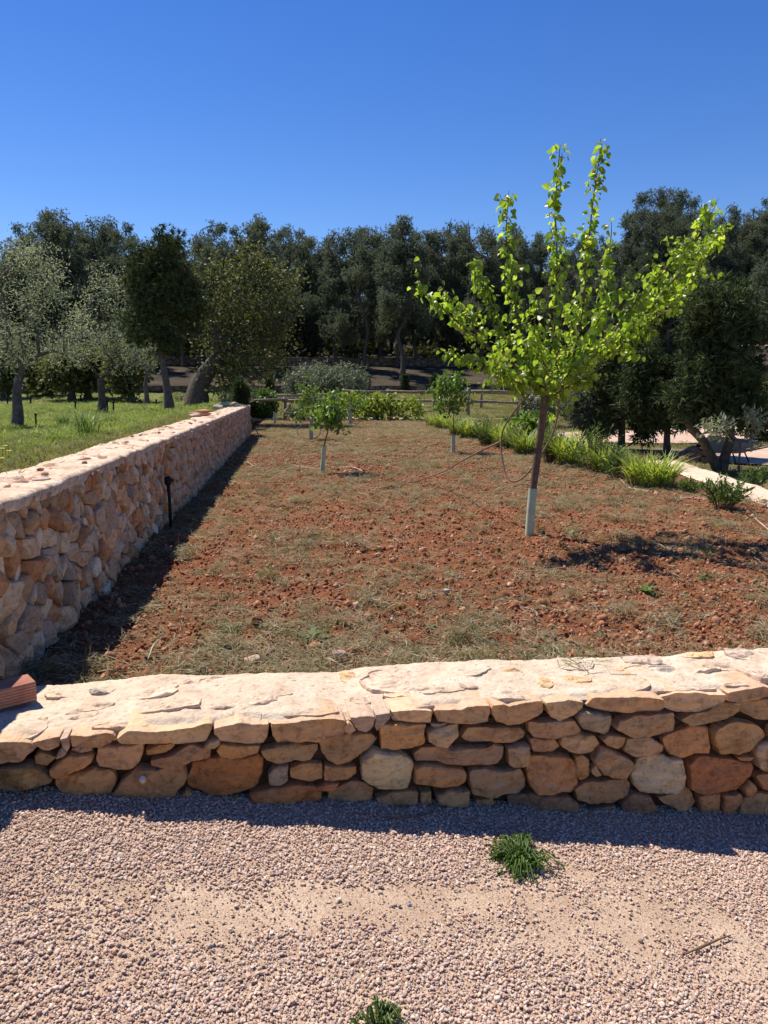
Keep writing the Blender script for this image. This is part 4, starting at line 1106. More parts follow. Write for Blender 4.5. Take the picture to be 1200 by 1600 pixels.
BR = [([(849, 632, 0), (870, 610, .05), (900, 585, .10), (945, 540, .15), (1000, 500, .2), (1050, 440, .25), (1100, 385, .3), (1140, 348, .3)], .026, 1.15),
      ([(945, 540, .15), (990, 475, .05), (1040, 420, 0), (1085, 370, -.05), (1113, 322, -.05)], .014, 1.1),
      ([(885, 598, .08), (900, 540, .1), (912, 470, .12), (918, 400, .1), (927, 310, .1), (940, 224, .1)], .017, .62),
      ([(842, 600, 0), (862, 540, -.05), (868, 480, -.05), (870, 400, -.08), (868, 320, -.1), (875, 228, -.1)], .018, .62),
      ([(838, 590, 0), (815, 520, .1), (803, 460, .15), (791, 380, .2), (795, 298, .2)], .016, .7),
      ([(837, 590, 0), (790, 560, -.05), (740, 525, -.15), (700, 490, -.2), (652, 450, -.25)], .018, 1.15),
      ([(838, 592, 0), (795, 545, .2), (768, 480, .35), (745, 430, .4), (735, 405, .4)], .013, .8),
      ([(842, 610, 0), (795, 585, -.2), (740, 562, -.3), (690, 548, -.35)], .013, .9),
      ([(905, 578, .1), (930, 520, .25), (942, 465, .3), (948, 418, .3), (955, 372, .3)], .011, .8),
      ([(852, 628, 0), (885, 605, -.2), (915, 590, -.35), (938, 575, -.4)], .011, .9),
      ([(848, 620, 0), (850, 570, -.35), (835, 520, -.6), (840, 470, -.7)], .013, .8),
      ([(850, 615, 0), (880, 570, .4), (895, 530, .65), (890, 480, .8)], .013, .8),
      ([(955, 532, .15), (1000, 512, .1), (1050, 475, .1), (1095, 415, .1), (1122, 375, .1)], .012, 1.2),
      ([(930, 555, .12), (975, 545, .0), (1012, 510, -.1)], .009, 1.0),
      ([(750, 530, -.14), (725, 490, .05), (695, 455, .1)], .009, .9),
      ([(905, 580, .1), (935, 500, -.1), (985, 440, -.2)], .010, .9),
      ([(1000, 500, .2), (1030, 470, .4), (1075, 450, .5)], .008, .9),
      ([(848, 605, 0), (815, 600, -.3), (780, 575, -.5), (765, 545, -.6)], .010, .9),
      ([(870, 607, 0), (910, 560, -.3), (960, 530, -.4), (1005, 495, -.45)], .010, .9)]
rgm = np.random.default_rng(77)
LP, LD, LS = [], [], []
for pts, r0, dens in BR:
    W = spline([bp(*q) for q in pts], 8)
    tube_obj('branch', mul, [bp(*q) for q in pts], [r0 * .85, r0 * .6, r0 * .4, .003], M['bark_young'], 7, 6, .1)
    L_ = np.r_[0, np.cumsum(np.linalg.norm(np.diff(W, axis=0), axis=1))]
    s = .13 if r0 > .012 else .05
    tw = Bag(); ntw = 0
    while s < L_[-1]:
        p = np.array([np.interp(s, L_, W[:, q]) for q in range(3)]); fr = s / L_[-1]
        # a spur with a few leaves, or a side shoot with many
        if rgm.random() < .34 * dens * (1.15 - .6 * fr) + .08:
            d = rgm.normal(size=3) + np.array([0, 0, .6]); d /= np.linalg.norm(d)
            ln = rgm.uniform(.10, .34) * (1.1 - .45 * fr) * dens
            q = [p, p + d * ln * .5 + rgm.normal(size=3) * .02, p + d * ln + np.array([0, 0, .03])]
            tw.tube(spline(q, 3), np.linspace(.005, .002, 7), 4, False); ntw += 1
            for t in np.arange(.15, 1.01, .035 / ln):
                c_ = q[0] * (1 - t) ** 2 + 2 * q[1] * t * (1 - t) + q[2] * t * t
                for _ in range(rgm.integers(1, 3)):
                    LP.append(c_); LD.append(d); LS.append(rgm.uniform(.028, .068))
        if rgm.random() < .9:
            for _ in range(rgm.integers(3, 8) + (2 if fr > .45 else 0)):
                LP.append(p); LD.append(rgm.normal(size=3)); LS.append(rgm.uniform(.026, .070))
        s += rgm.uniform(.027, .066)
    if ntw: tag(add('twigs', tw.mesh('twigs', M['bark_young'], True, mb), mul), kind='stuff')
LP, LD, LS = np.array(LP), np.array(LD), np.array(LS)
n = len(LP)
out = LD / (np.linalg.norm(LD, axis=1)[:, None]) + .8 * rgm.normal(size=(n, 3)); out /= np.linalg.norm(out, axis=1)[:, None]
LP = LP + out * rgm.uniform(.015, .075, n)[:, None]
ldir = out * .7 + np.array([0, 0, -.75]) + .35 * rgm.normal(size=(n, 3))
LR = frames(ldir, rgm, .9)
def heart(seed):
    r_ = np.random.default_rng(seed)
    half = np.array([(.16, -.06, .02), (.40, .10, .06), (.44, .36, .08), (.27, .70, .05)])
    half = half + r_.normal(size=half.shape) * .02
    mid = np.array([(0, .02, -.01), (0, .4, -.02), (0, 1.0, -.10 + r_.normal() * .06)])
    v = np.vstack([mid, half, half * np.array([-1, 1, 1]) + r_.normal(size=half.shape) * .02])
    f = np.array([(0, 3, 4), (0, 4, 1), (1, 4, 5), (1, 5, 6), (1, 6, 2), (0, 8, 7), (0, 1, 8), (1, 9, 8), (1, 10, 9), (1, 2, 10)])
    v[:, 2] += .10 * np.sin(v[:, 1] * 3 + seed) - .22 * v[:, 1] ** 2 * (.4 + .2 * (seed % 4))
    return v, f
HEARTS = [heart(k) for k in range(6)]
hme = [mesh_from('leaf', hv, hf, M['mulberry'], True) for hv, hf in HEARTS]
order = np.argsort(np.linalg.norm(LP - CAMP, axis=1) / LS)
mo = np.array(mul.location)
for k in order[:300]:
    o = add('leaf', hme[int(k) % 6], mul)
    Mx = Matrix(LR[k].tolist()).to_4x4()
    o.location = LP[k] - mo; o.rotation_euler = Mx.to_euler(); o.scale = (float(LS[k]),) * 3
rest = order[300:]
V, Fc, nb = [], [], 0
for q in range(6):
    kk = rest[rest % 6 == q]
    v, f = cloud(LP[kk], LR[kk], LS[kk], *HEARTS[q]); V.append(v); Fc.append(f + nb); nb += len(v)
tag(add('foliage', mesh_from('foliage', np.concatenate(V) - mo, np.concatenate(Fc), M['mulberry'], True), mul), kind='stuff')
print('mulberry leaves', n)

# ------------------------------------------------------------------ smaller trees in the soil bed
def young_tree(label, bx, by, guard_y, crown_y0, blobs, seed, mat='citrus', ntips=34, nleaf=14, lsize=.075, stem=.014, gr=.035, lean=0):
    z = first(soil_h(0, 20)); p = at_z(bx, by, z); p[2] = first(soil_h(p[0], p[1])) - .01; Y = p[1]
    top = at_y(bx + lean, crown_y0, Y); g = at_y(bx + lean * .3, guard_y, Y)
    tr = [p, p + (g - p) * .5, g, (g + top) / 2 + np.array([.01, 0, 0]), top]
    t = tree('fruit_tree', label, 'tree', p, tr, stem, [blob(*q, Y) for q in blobs], ntips, nleaf, .07, LEAF_OVAL, lsize, M[mat], M['bark_young'], seed, None, fork=.75, hang=.9, rtip=.003, along=.7)
    b_ = Bag(); b_.tube([p + np.array([0, 0, -.02]), p + (g - p) * .5, g], [gr * 1.05, gr, gr], 10, False, .04, seed); b_.tube([g, p], [gr * .92, gr * .95], 10, False)
    add('trunk_guard', b_.mesh('trunk_guard', M['guard'], True, p), t)
    return t
young_tree('small round-headed fruit tree in a green guard with a hose curled at its foot', 503, 740, 697, 655, [(516, 640, 62, 58), (505, 650, 50, 40), (530, 655, 34, 30)], 301, ntips=40, nleaf=16, lean=12)
young_tree('dark green narrow fruit tree with a hose hoop leaning on its guard', 486, 688, 656, 630, [(482, 605, 34, 50), (490, 632, 54, 50), (476, 640, 40, 30)], 302, 'citrus', 44, 14, lean=3, gr=.05)
young_tree('fruit tree with yellowish leaves merging into the vine on the rail fence', 548, 662, 632, 622, [(556, 628, 66, 36), (540, 640, 40, 28)], 303, 'citrus', 34, 14, gr=.06, lsize=.10)
young_tree('nearly bare sapling in a pale guard before the fence post', 429, 663, 646, 636, [(431, 628, 10, 14)], 304, 'citrus', 5, 2, gr=.05, lean=2)
young_tree('slim fruit tree in a pale guard beside the strap-leaved border', 708, 708, 680, 645, [(706, 625, 54, 48), (703, 600, 56, 36), (722, 600, 24, 30), (690, 607, 30, 20)], 305, ntips=60, nleaf=15, lsize=.085, gr=.043)

# ------------------------------------------------------------------ the border plants
def strap_mesh(seed, w, h, nb, wd, dead=False):
    r_ = np.random.default_rng(seed); V, Fc = [], []
    for _ in range(nb):
        a = r_.uniform(0, 6.28); rr = w * .36 * math.sqrt(r_.random())
        p = np.array([rr * math.cos(a), rr * math.sin(a), 0]); a += r_.normal() * .7
        lean = r_.uniform(.1, .85) * (1.3 if dead else .8); L_ = h * r_.uniform(.65, 1.2) * (.75 if dead else 1)
        side = np.array([-math.sin(a), math.cos(a), 0]); o = np.array([math.cos(a), math.sin(a), 0]); base = len(V)
        th = math.radians(90 - 22 * lean); c_ = p.copy()
        for q in range(6):
            ww = wd * (.8, 1, 1, .9, .65, .1)[q] * r_.uniform(.9, 1.1)
            V += [c_ - side * ww / 2, c_ + side * ww / 2]
            c_ = c_ + (o * math.cos(th) + np.array([0, 0, 1]) * math.sin(th)) * L_ / 5
            c_[2] = max(c_[2], .01)
            th -= math.radians((12 + 16 * lean) * r_.uniform(.5, 1.3) * (1.6 if dead else 1))
        for q in range(5): Fc.append((base + 2 * q, base + 2 * q + 1, base + 2 * q + 3, base + 2 * q + 2))
    return np.array(V), np.array(Fc)
def strap_plant(label, px, py, wpx, hpx, seed, nb=240):
    p = on_ground(px, py, soil_h); Y = p[1]; s = np.linalg.norm(at_y(px + 1, py, Y) - p)
    t = thing('strap_leaved_plant', label, 'plant', p, 'strap-leaved plants along the border')
    v, f = strap_mesh(seed, wpx * s, hpx * s, nb, .020); tag(add('foliage', mesh_from('foliage', v, f, M['strap']), t), kind='stuff')
    v, f = strap_mesh(seed + 1, wpx * s * .9, hpx * s * .62, nb // 2, .018, True); tag(add('dead_foliage', mesh_from('dead_foliage', v, f, M['thatch']), t, (0, 0, 0)), kind='stuff')
    return t
def herb_plant(label, px, py, wpx, hpx, seed, nst=50, name='leafy_plant', fh=None, mat='herb', lsz=.06, smat='thatch'):
    p = on_ground(px, py, fh or soil_h); Y = p[1]; s = np.linalg.norm(at_y(px + 1, py, Y) - p); r_ = np.random.default_rng(seed)
    t = thing(name, label, 'plant', p)
    st = Bag(); LPp, LDd = [], []
    for k in range(nst):
        a = r_.uniform(0, 6.28); rr = r_.random() ** .6
        e = np.array([math.cos(a) * rr * wpx * s / 2, math.sin(a) * rr * wpx * s / 2, hpx * s * (1.05 - .5 * rr * rr) * r_.uniform(.7, 1.1)])
        b0 = np.array([e[0] * .25, e[1] * .25, 0]); m_ = (b0 + e) / 2 + np.array([0, 0, .04])
        q = np.array([b0, m_, e]); st.tube(q, [.004, .003, .002], 4, False)
        for u in r_.uniform(.2, 1.05, 22):
            LPp.append((1 - u) * (1 - u) * b0 + 2 * u * (1 - u) * m_ + u * u * e); LDd.append((e - b0) / np.linalg.norm(e - b0) + r_.normal(size=3) * .8)
    add('stem', st.mesh('stem', M[smat]), t)
    v, f = cloud(np.array(LPp), frames(np.array(LDd), r_), lsz * r_.uniform(.6, 1.3, len(LPp)), *LEAF_LONG)
    tag(add('foliage', mesh_from('foliage', v, f, M[mat], False), t), kind='stuff')
    return t
strap_plant('yellow-green strap-leaved plant, the nearest and broadest of the border', 1015, 760, 92, 58, 401, 330)
herb_plant('darker leafy plant between two yellow-green strap-leaved clumps near the low tree crowns', 926, 738, 76, 52, 402, 46)
strap_plant('yellow-green strap-leaved plant with brown dead base beside the mulberry trunk', 892, 729, 56, 56, 403)
herb_plant('dark leafy plant right behind the mulberry trunk', 858, 724, 50, 50, 404)
strap_plant('strap-leaved plant just short of the mulberry trunk, on its far side', 822, 710, 50, 46, 405)
strap_plant('strap-leaved plant standing behind the hanging hose joint', 790, 700, 42, 42, 406)
herb_plant('bluish green leafy plant between strap-leaved clumps past the slim fruit tree', 757, 696, 42, 40, 407)
strap_plant('strap-leaved plant beside the guard of the slim fruit tree', 733, 686, 34, 34, 408)
strap_plant('strap-leaved plant near the far corner of the border behind the slim fruit tree', 693, 671, 34, 30, 409)
herb_plant('dark bushy plant filling the border just past the broad strap-leaved plant', 965, 748, 60, 46, 421, 46)
strap_plant('strap-leaved plant squeezed between two leafy plants nearest the low juniper', 945, 741, 44, 48, 422)
strap_plant('pale strap-leaved plant leaning over the dark leafy plant behind the trunk', 872, 722, 44, 46, 423)
herb_plant('small dark plant between strap-leaved clumps where the hose joint hangs', 806, 704, 40, 40, 424)
strap_plant('strap-leaved plant past the hose joint, second on its far side', 772, 695, 38, 38, 425)
strap_plant('strap-leaved plant directly behind the guard of the slim fruit tree', 716, 680, 34, 32, 426)
strap_plant('farthest strap-leaved plant at the corner of the stone kerb', 676, 666, 28, 24, 410, 120)
herb_plant('loose green plant at the near end of the border beside the pale wall top', 1130, 796, 78, 46, 411, 40)
herb_plant('small green plant at the foot of the pale wall by the thin staked tree', 1180, 765, 46, 34, 412, 22, fh=side_h)
herb_plant('low straggling weed between the broad strap-leaved plant and the pale wall', 1075, 770, 40, 18, 413, 16)

# ------------------------------------------------------------------ trees on the grass terrace
def terr(px, py): return on_ground(px, py, terrace_h)
p = terr(27, 668); Y = p[1]
tree('olive_tree', 'silvery olive tree with thick pollarded trunk at the edge of the terrace, the nearest one', 'tree', p, [p - [0, 0, .1], at_y(28, 640, Y), at_y(27, 612, Y), at_y(30, 590, Y)], .125, [blob(42, 432, 130, 135, Y), blob(-15, 490, 120, 170, Y), blob(92, 490, 90, 150, Y), blob(45, 540, 160, 80, Y), blob(20, 400, 60, 60, Y), blob(75, 415, 60, 60, Y)], 140, 46, .14, LEAF_LONG, .075, M['olive'], M['bark_pale'], 501, rtip=.006, fork=.7, flare=1.1, along=.8)
p = terr(160, 645); Y = p[1]
tree('olive_tree', 'slender olive tree with three raised limbs, second from the tall wall end', 'tree', p, [p - [0, 0, .1], at_y(159, 620, Y), at_y(157, 592, Y)], .16, [blob(160, 485, 105, 130, Y), blob(128, 535, 90, 90, Y), blob(192, 540, 80, 100, Y), blob(170, 430, 60, 60, Y)], 100, 46, .18, LEAF_LONG, .10, M['olive'], M['bark'], 502, rtip=.008, fork=.6, along=.8)
p = terr(229, 633); Y = p[1]
tree('olive_tree', 'small olive tree with forked pale limbs behind the dark conifer', 'tree', p, [p - [0, 0, .1], at_y(229, 618, Y), at_y(227, 600, Y)], .15, [blob(222, 550, 70, 60, Y), blob(245, 525, 60, 70, Y), blob(205, 530, 50, 60, Y)], 70, 45, .2, LEAF_LONG, .12, M['olive'], M['bark_pale'], 503, rtip=.010, fork=.6, along=.8)
p = terr(265, 643); Y = p[1]
tree('conifer', 'dark dense conifer with slightly leaning bare trunk on the terrace', 'tree', p, [p - [0, 0, .1], at_y(262, 610, Y), at_y(255, 570, Y), at_y(250, 535, Y), at_y(250, 480, Y), at_y(252, 400, Y)], .14, [blob(252, 450, 104, 120, Y), blob(262, 388, 60, 60, Y), blob(222, 500, 80, 70, Y), blob(292, 480, 56, 110, Y), blob(212, 425, 56, 60, Y), blob(262, 525, 60, 50, Y), blob(240, 400, 50, 50, Y)], 130, 40, .16, TUFT_PINE, .6, M['juniper'], M['bark_pale'], 504, rtip=.009, fork=.5, along=.6, taper=.85)
p = terr(308, 635); Y = p[1]
tree('carob_tree', 'old broad-leaved tree with thick leaning hollow trunk behind the tall wall', 'tree', p, [p - [0, 0, .1], at_y(310, 612, Y), at_y(322, 585, Y), at_y(345, 556, Y)], .42, [blob(370, 470, 110, 80, Y), blob(345, 535, 80, 90, Y), blob(405, 555, 80, 90, Y), blob(440, 440, 70, 50, Y), blob(330, 415, 70, 50, Y), blob(395, 408, 70, 44, Y), blob(425, 500, 70, 60, Y), blob(318, 480, 50, 60, Y), blob(365, 590, 60, 40, Y)], 200, 40, .30, LEAF_OVAL, .12, M['carob'], M['bark'], 505, rtip=.014, fork=.6, along=.8, flare=1.15)
for k, (px, py, bl, lab) in enumerate([(112, 625, [(112, 572, 72, 56), (90, 590, 40, 30)], 'shaded round tree far back on the terrace between two olive trees'), (137, 623, [(142, 575, 56, 50)], 'thin shaded tree just behind the slender olive'), (205, 628, [(200, 570, 60, 60), (190, 600, 30, 30)], 'dark bushy tree at the back of the terrace behind the forked olive'), (8, 622, [(0, 575, 60, 60)], 'dark tree far behind the nearest olive at the photo edge'), (72, 618, [(68, 580, 50, 50)], 'low dark tree far back beside the nearest olive trunk')]):
    p = terr(px, py); Y = p[1]
    tree('shade_tree', lab, 'tree', p, [p - [0, 0, .1], at_y(px, py - 18, Y), at_y(px, py - 30, Y)], .2, [blob(*q, Y) for q in bl], 60, 34, .4, LEAF_OVAL, .26, M['carob'], M['bark'], 510 + k, rtip=.018, along=.8)

# ------------------------------------------------------------------ trees beside the gravel yard
def side(px, py): return on_ground(px, py, side_h)
p = side(1043, 715); Y = p[1]
tree('juniper_tree', 'dark juniper with single straight trunk beyond the broad strap-leaved plant', 'tree', p, [p - [0, 0, .1], at_y(1042, 690, Y), at_y(1043, 660, Y), at_y(1043, 600, Y), at_y(1046, 500, Y)], .085, [blob(1035, 600, 110, 130, Y), blob(1045, 520, 84, 110, Y), blob(995, 615, 60, 70, Y), blob(1075, 560, 60, 110, Y), blob(1040, 640, 100, 50, Y)], 150, 40, .12, TUFT_JUN, 1.0, M['juniper'], M['bark'], 521, rtip=.006, fork=.45, along=.7, outward=.8)
p = side(1124, 737); Y = p[1]
jt = tree('juniper_tree', 'big dark juniper on two leaning stems behind the pale wall top', 'tree', p, [p - [0, 0, .1], at_y(1132, 715, Y), at_y(1141, 680, Y), at_y(1138, 620, Y), at_y(1135, 520, Y)], .105, [blob(1130, 570, 120, 180, Y), blob(1160, 610, 80, 110, Y), blob(1090, 610, 80, 90, Y), blob(1108, 490, 80, 90, Y), blob(1145, 480, 60, 70, Y)], 190, 40, .13, TUFT_JUN, 1.0, M['juniper'], M['bark'], 522, rtip=.006, fork=.5, along=.7, outward=.8)
tube_obj('trunk', jt, [p - [0, 0, .1], at_y(1117, 725, Y), at_y(1100, 692, Y), at_y(1078, 664, Y), at_y(1066, 630, Y)], [.09, .085, .075, .065, .04], M['bark'], 9, 5, .15)
p = side(970, 703); Y = p[1]
tree('juniper_tree', 'spreading dark juniper with drooping skirt between the mulberry and the straight-trunked juniper', 'tree', p, [p - [0, 0, .1], at_y(971, 690, Y), at_y(972, 660, Y), at_y(975, 580, Y)], .10, [blob(972, 610, 100, 100, Y), blob(985, 560, 80, 80, Y), blob(1005, 665, 50, 40, Y), blob(945, 620, 50, 60, Y)], 130, 44, .15, TUFT_JUN, 1.1, M['juniper'], M['bark'], 523, rtip=.006, fork=.4, along=.7, outward=.8)
p = side(938, 701); Y = p[1]
tree('juniper_tree', 'small lighter green juniper on a short stem at the end of the border plants', 'tree', p, [p - [0, 0, .1], at_y(938, 690, Y), at_y(937, 670, Y), at_y(935, 640, Y)], .06, [blob(936, 655, 62, 50, Y), blob(922, 632, 50, 50, Y), blob(950, 640, 40, 50, Y)], 90, 44, .12, TUFT_JUN, 1.0, M['pine'], M['bark'], 524, rtip=.005, fork=.4, along=.7, outward=.8)
p = side(1153, 746); Y = p[1]
tree('sapling', 'thin young tree with a few glossy leaf sprays before the two-stemmed juniper', 'tree', p, [p - [0, 0, .05], at_y(1155, 720, Y), at_y(1157, 690, Y)], .022, [blob(1122, 672, 56, 26, Y), blob(1168, 655, 56, 30, Y), blob(1180, 685, 26, 26, Y), blob(1140, 660, 40, 20, Y)], 24, 18, .06, LEAF_LONG, .13, M['olive'], M['bark_pale'], 525, rtip=.005, fork=.6, along=.5)
for k, (px, py, bl, lab, mt) in enumerate([(1185, 690, [(1185, 640, 70, 80), (1205, 670, 50, 50)], 'brownish green shrub in the shade past the gravel yard', 'carob'), (845, 668, [(840, 630, 60, 44), (880, 625, 60, 50), (905, 650, 40, 30)], 'grey green scrubby bush beyond the rail fence behind the mulberry trunk', 'grey'), (820, 690, [(815, 670, 60, 24), (835, 662, 40, 22)], 'low green vine-leaved shrub over the fence foot behind the mulberry', 'citrus')]):
    p = side(px, py); Y = p[1]
    tree('shrub', lab, 'shrub', p, [p - [0, 0, .05], at_y(px, py - 8, Y)], .05, [blob(*q, Y) for q in bl], 60, 40, .14, LEAF_OVAL, .12, M[mt], M['bark'], 540 + k, rtip=.006, fork=.0, along=.8)

# ------------------------------------------------------------------ bushes around the far end
def far_g(x, y): return np.where(np.ravel(x) < -1.66, terrace_h(x, y), np.where(np.ravel(y) < 30.6, soil_h(x, y), rise(x, y)))
def bush(name, label, px, py, bl, mat, seed, ntips=70, nleaf=60, lsize=.14, sig=.16, leaf=LEAF_LONG, fh=far_g, bark='bark', cat='bush', shell=.75, group=None):
    p = on_ground(px, py, fh); Y = p[1]
    return tree(name, label, cat, p, [p - [0, 0, .1], at_y(px, py - 6, Y)], .06, [blob(*q, Y) for q in bl], ntips, nleaf, sig, leaf, lsize, M[mat], M[bark], seed, group, fork=0, rtip=.008, along=.6, shell=shell)
bush('bush', 'large grey-green domed bush behind the rail fence', 515, 628, [(492, 598, 80, 50), (538, 600, 66, 50), (515, 606, 110, 36), (470, 605, 44, 34)], 'grey', 551, 200, 70, .22, .25)
bush('bush', 'bright green leafy bush at the far end of the tall wall', 410, 656, [(412, 632, 40, 40), (405, 645, 34, 24)], 'herb', 552, 70, 60, .12, .12, LEAF_OVAL, soil_h)
for k, (px, py, w, h, lab) in enumerate([(382, 632, 34, 30, 'grey lavender dome beside the far end of the tall wall, the largest'), (352, 631, 26, 22, 'round grey lavender dome between the hollow trunk and the wall end'), (366, 631, 18, 20, 'small grey lavender between two larger domes'), (283, 626, 24, 14, 'low grey lavender mound behind the leaning conifer trunk'), (60, 612, 50, 22, 'low grey-green bush far behind the nearest olive trunk')]):
    bush('lavender_bush', lab, px, py, [(px, py - h * .45, w, h)], 'grey', 560 + k, 50, 40, .16, .08, TUFT_JUN, far_g, 'bark', 'bush', .9)
for k, (px, py, d_, lab) in enumerate([(658, 618, 14, 'clipped round grey bush on a short stem behind the rail fence'), (608, 620, 9, 'tiny round bush left of the round bush behind the fence, smaller'), (751, 617, 11, 'round clipped bush half hidden behind the slim fruit tree')]):
    bush('ball_bush', lab.replace('left of', 'near'), px, py, [(px, py - d_ * .65, d_, d_)], 'grey', 570 + k, 50, 40, .15, .05, TUFT_JUN, far_g, 'bark', 'bush', .95)
for k, (px, py, h, lab) in enumerate([(421, 617, 44, 'pencil-thin young cypress behind the green bush at the wall end'), (571, 618, 40, 'pencil-thin young cypress at the edge of the big grey bush'), (633, 616, 34, 'pencil-thin young cypress beside the tall bare pine trunk'), (678, 616, 30, 'pencil-thin young cypress behind the slim fruit tree'), (377, 632, 34, 'small dark cypress among the lavender domes')]):
    p = on_ground(px, py, far_g); Y = p[1]
    tree('cypress_tree', lab, 'tree', p, [p - [0, 0, .1], at_y(px, py - h * .5, Y), at_y(px, py - h * .9, Y)], .05, [blob(px, py - h * (.2 + .15 * q), 8 - abs(q - 1.5) * 1.2, h * .3, Y) for q in range(5)], 50, 30, .05, TUFT_JUN, 1.6, M['juniper'], M['bark'], 580 + k, rtip=.006, fork=.1, along=.5, outward=1)

# ------------------------------------------------------------------ rail fences and the vine on one of them
def fence(label, posts, z0f, hgt, rails, seed):
    r_ = np.random.default_rng(seed); P = np.array(posts, float)
    Z = np.array([float(z0f(*q)) for q in P]); c_ = (*P.mean(0), Z.mean())
    t = thing('rail_fence', label, 'fence', c_); o_ = np.array(c_)
    for (x_, y_), z_ in zip(P, Z):
        b_ = Bag(); b_.tube([(x_, y_, z_ - .2), (x_ + r_.normal() * .01, y_, z_ + hgt * .5), (x_ + r_.normal() * .02, y_, z_ + hgt + .1)], [.075, .07, .07], 8, True, .08, int(r_.integers(99)))
        add('post', b_.mesh('post', M['wood'], True, o_), t)
    for rh in rails:
        for k in range(len(P) - 1):
            a, c2 = np.array([*P[k], Z[k] + rh]), np.array([*P[k + 1], Z[k + 1] + rh]); d = (c2 - a) / np.linalg.norm(c2 - a)
            j = r_.normal(size=3) * .02; b_ = Bag()
            b_.tube([a - d * .12 + j + [0, -.09, 0], (a + c2) / 2 + [0, -.09, r_.normal() * .03], c2 + d * .12 - j + [0, -.09, 0]], [.06, .055, .05], 8, True, .1, k)
            add('rail', b_.mesh('rail', M['wood'], True, o_), t)
    return t
fence('weathered wooden rail fence across the far end of the soil bed', [(-2.6, 30.9), (-.45, 30.9), (1.7, 30.9), (3.9, 30.6), (6.2, 30.2)], soil_h, .88, [.84], 601)
fence('second rail fence standing farther back than the vine fence', [(2.4, 37.5), (4.6, 37.2), (6.9, 37.0), (9.2, 36.6), (11.6, 36)], rise, .8, [.78], 602)
fence('rail fence with two rails beyond the border plants', [(7.6, 32.5), (9.6, 31.6), (11.8, 31.0), (14, 30.6)], rise, 1.15, [1.08, .62], 603)
fence('short rail fence with sloping bars beside the wall end', [(-2.2, 32.8), (.2, 33.2), (2.2, 33.4)], rise, .95, [.95, .80], 604)
r_ = np.random.default_rng(611)
p = np.array([3.3, 30.4, .22])
vb = [blob(560, 628, 50, 26, 30.4, .4), blob(600, 632, 60, 30, 30.4, .4), blob(632, 640, 50, 36, 30.4, .4), blob(580, 645, 60, 24, 30.4, .4), blob(530, 632, 40, 24, 30.4, .4)]
tree('vine', 'yellow-green climbing vine spread along the far rail fence', 'vine', p, [p - [0, 0, .05], p + [.05, -.1, .5], p + [0, -.1, .85]], .05, vb, 80, 15, .16, LEAF_OVAL, .17, M['vine'], M['bark'], 612, fork=.5, rtip=.008, hang=.5, along=.8)
p = np.array([6.3, 29.6, .22])
tree('vine', 'thin yellowing vine trailing at the end post of the far rail fence', 'vine', p, [p - [0, 0, .05], p + [.05, -.1, .5]], .04, [blob(655, 640, 30, 16, 29.6, .3), blob(640, 628, 40, 10, 29.6, .3)], 18, 10, .12, LEAF_OVAL, .15, M['vine'], M['bark'], 613, fork=.5, rtip=.008, hang=.5, along=.8)
p = np.array([.9, 29.9, .22])
tree('vine', 'pale large-leaved plant at the fence foot behind the dark green fruit tree', 'plant', p, [p - [0, 0, .05], p + [.05, 0, .3]], .03, [blob(468, 648, 36, 22, 29.9, .3), blob(450, 645, 20, 16, 29.9, .3)], 20, 10, .1, LEAF_LONG, .28, M['grey'], M['bark'], 614, fork=.3, rtip=.008, along=.8)

# ------------------------------------------------------------------ the pine forest
def pine_proto(seed, H=12.0, bare=.38, wide=1.0, tips=125):
    r_ = np.random.default_rng(seed); bl = []
    nb = 24
    for k in range(nb):
        u = bare + (1 - bare) * (k / (nb - 1)) ** .9
        rad = wide * (2.5 * (1 - (u - bare) / (1 - bare)) ** .6 + .55) * r_.uniform(.6, 1.05)
        a = r_.uniform(0, 6.28); off = rad * r_.uniform(.15, 1.0) * (1 if u < .93 else .2)
        bl.append((off * math.cos(a), off * math.sin(a), H * u - .5 + r_.normal() * .2, rad * .40, rad * .40, rad * .30 + .12))
    tr = [(0, 0, -.5)] + [(r_.normal() * .12 * k, r_.normal() * .12 * k, H * k / 7) for k in range(1, 7)] + [(r_.normal() * .3, 0, H * .95)]
    return tree('pine_tree', 'dark green pine in the dense forest belt behind the garden', 'tree', (0, 0, 0), tr, .19, bl, tips, 38, .28, TUFT_PINE, 1.0, M['pine'], M['bark'], seed, 'pines of the forest belt', fork=.3, rtip=.016, along=.7, droop=.02, taper=.88)
SKY_X = [-150, 0, 40, 70, 110, 150, 200, 250, 330, 390, 430, 480, 530, 580, 640, 700, 740, 790, 830, 900, 960, 985, 1045, 1075, 1110, 1160, 1200, 1330]
SKY_Y = [420, 395, 360, 340, 326, 332, 352, 360, 356, 340, 344, 352, 352, 356, 340, 336, 350, 346, 352, 362, 350, 302, 296, 315, 330, 314, 290, 262]
protos = [pine_proto(651, bare=.30), pine_proto(652, bare=.28, wide=.9), pine_proto(653, bare=.30, wide=1.05), pine_proto(654, bare=.45, wide=.9), pine_proto(655, bare=.25, wide=1.1), pine_proto(656, bare=.2, wide=1.15, tips=140)]
rp = random.Random(66); used = set()
def set_pine(k, px, ytop, Y, label=None, group='same'):
    b0 = at_y(px, 600, Y); z = first(rise(b0[0], b0[1])); top = at_y(px, ytop, Y)[2]
    s = max(.35, (top - z) / 11.8)
    if k in used: o = dup(protos[k], (b0[0], Y, z), rp.uniform(0, 6.28), s)
    else:
        o = protos[k]; used.add(k); o.location = (b0[0], Y, z); o.scale = (s,) * 3
    o.scale = (s * rp.uniform(.85, 1.1), s * rp.uniform(.85, 1.1), s)
    if label:
        o['label'] = label
        if group is None and 'group' in o: del o['group']
    return o
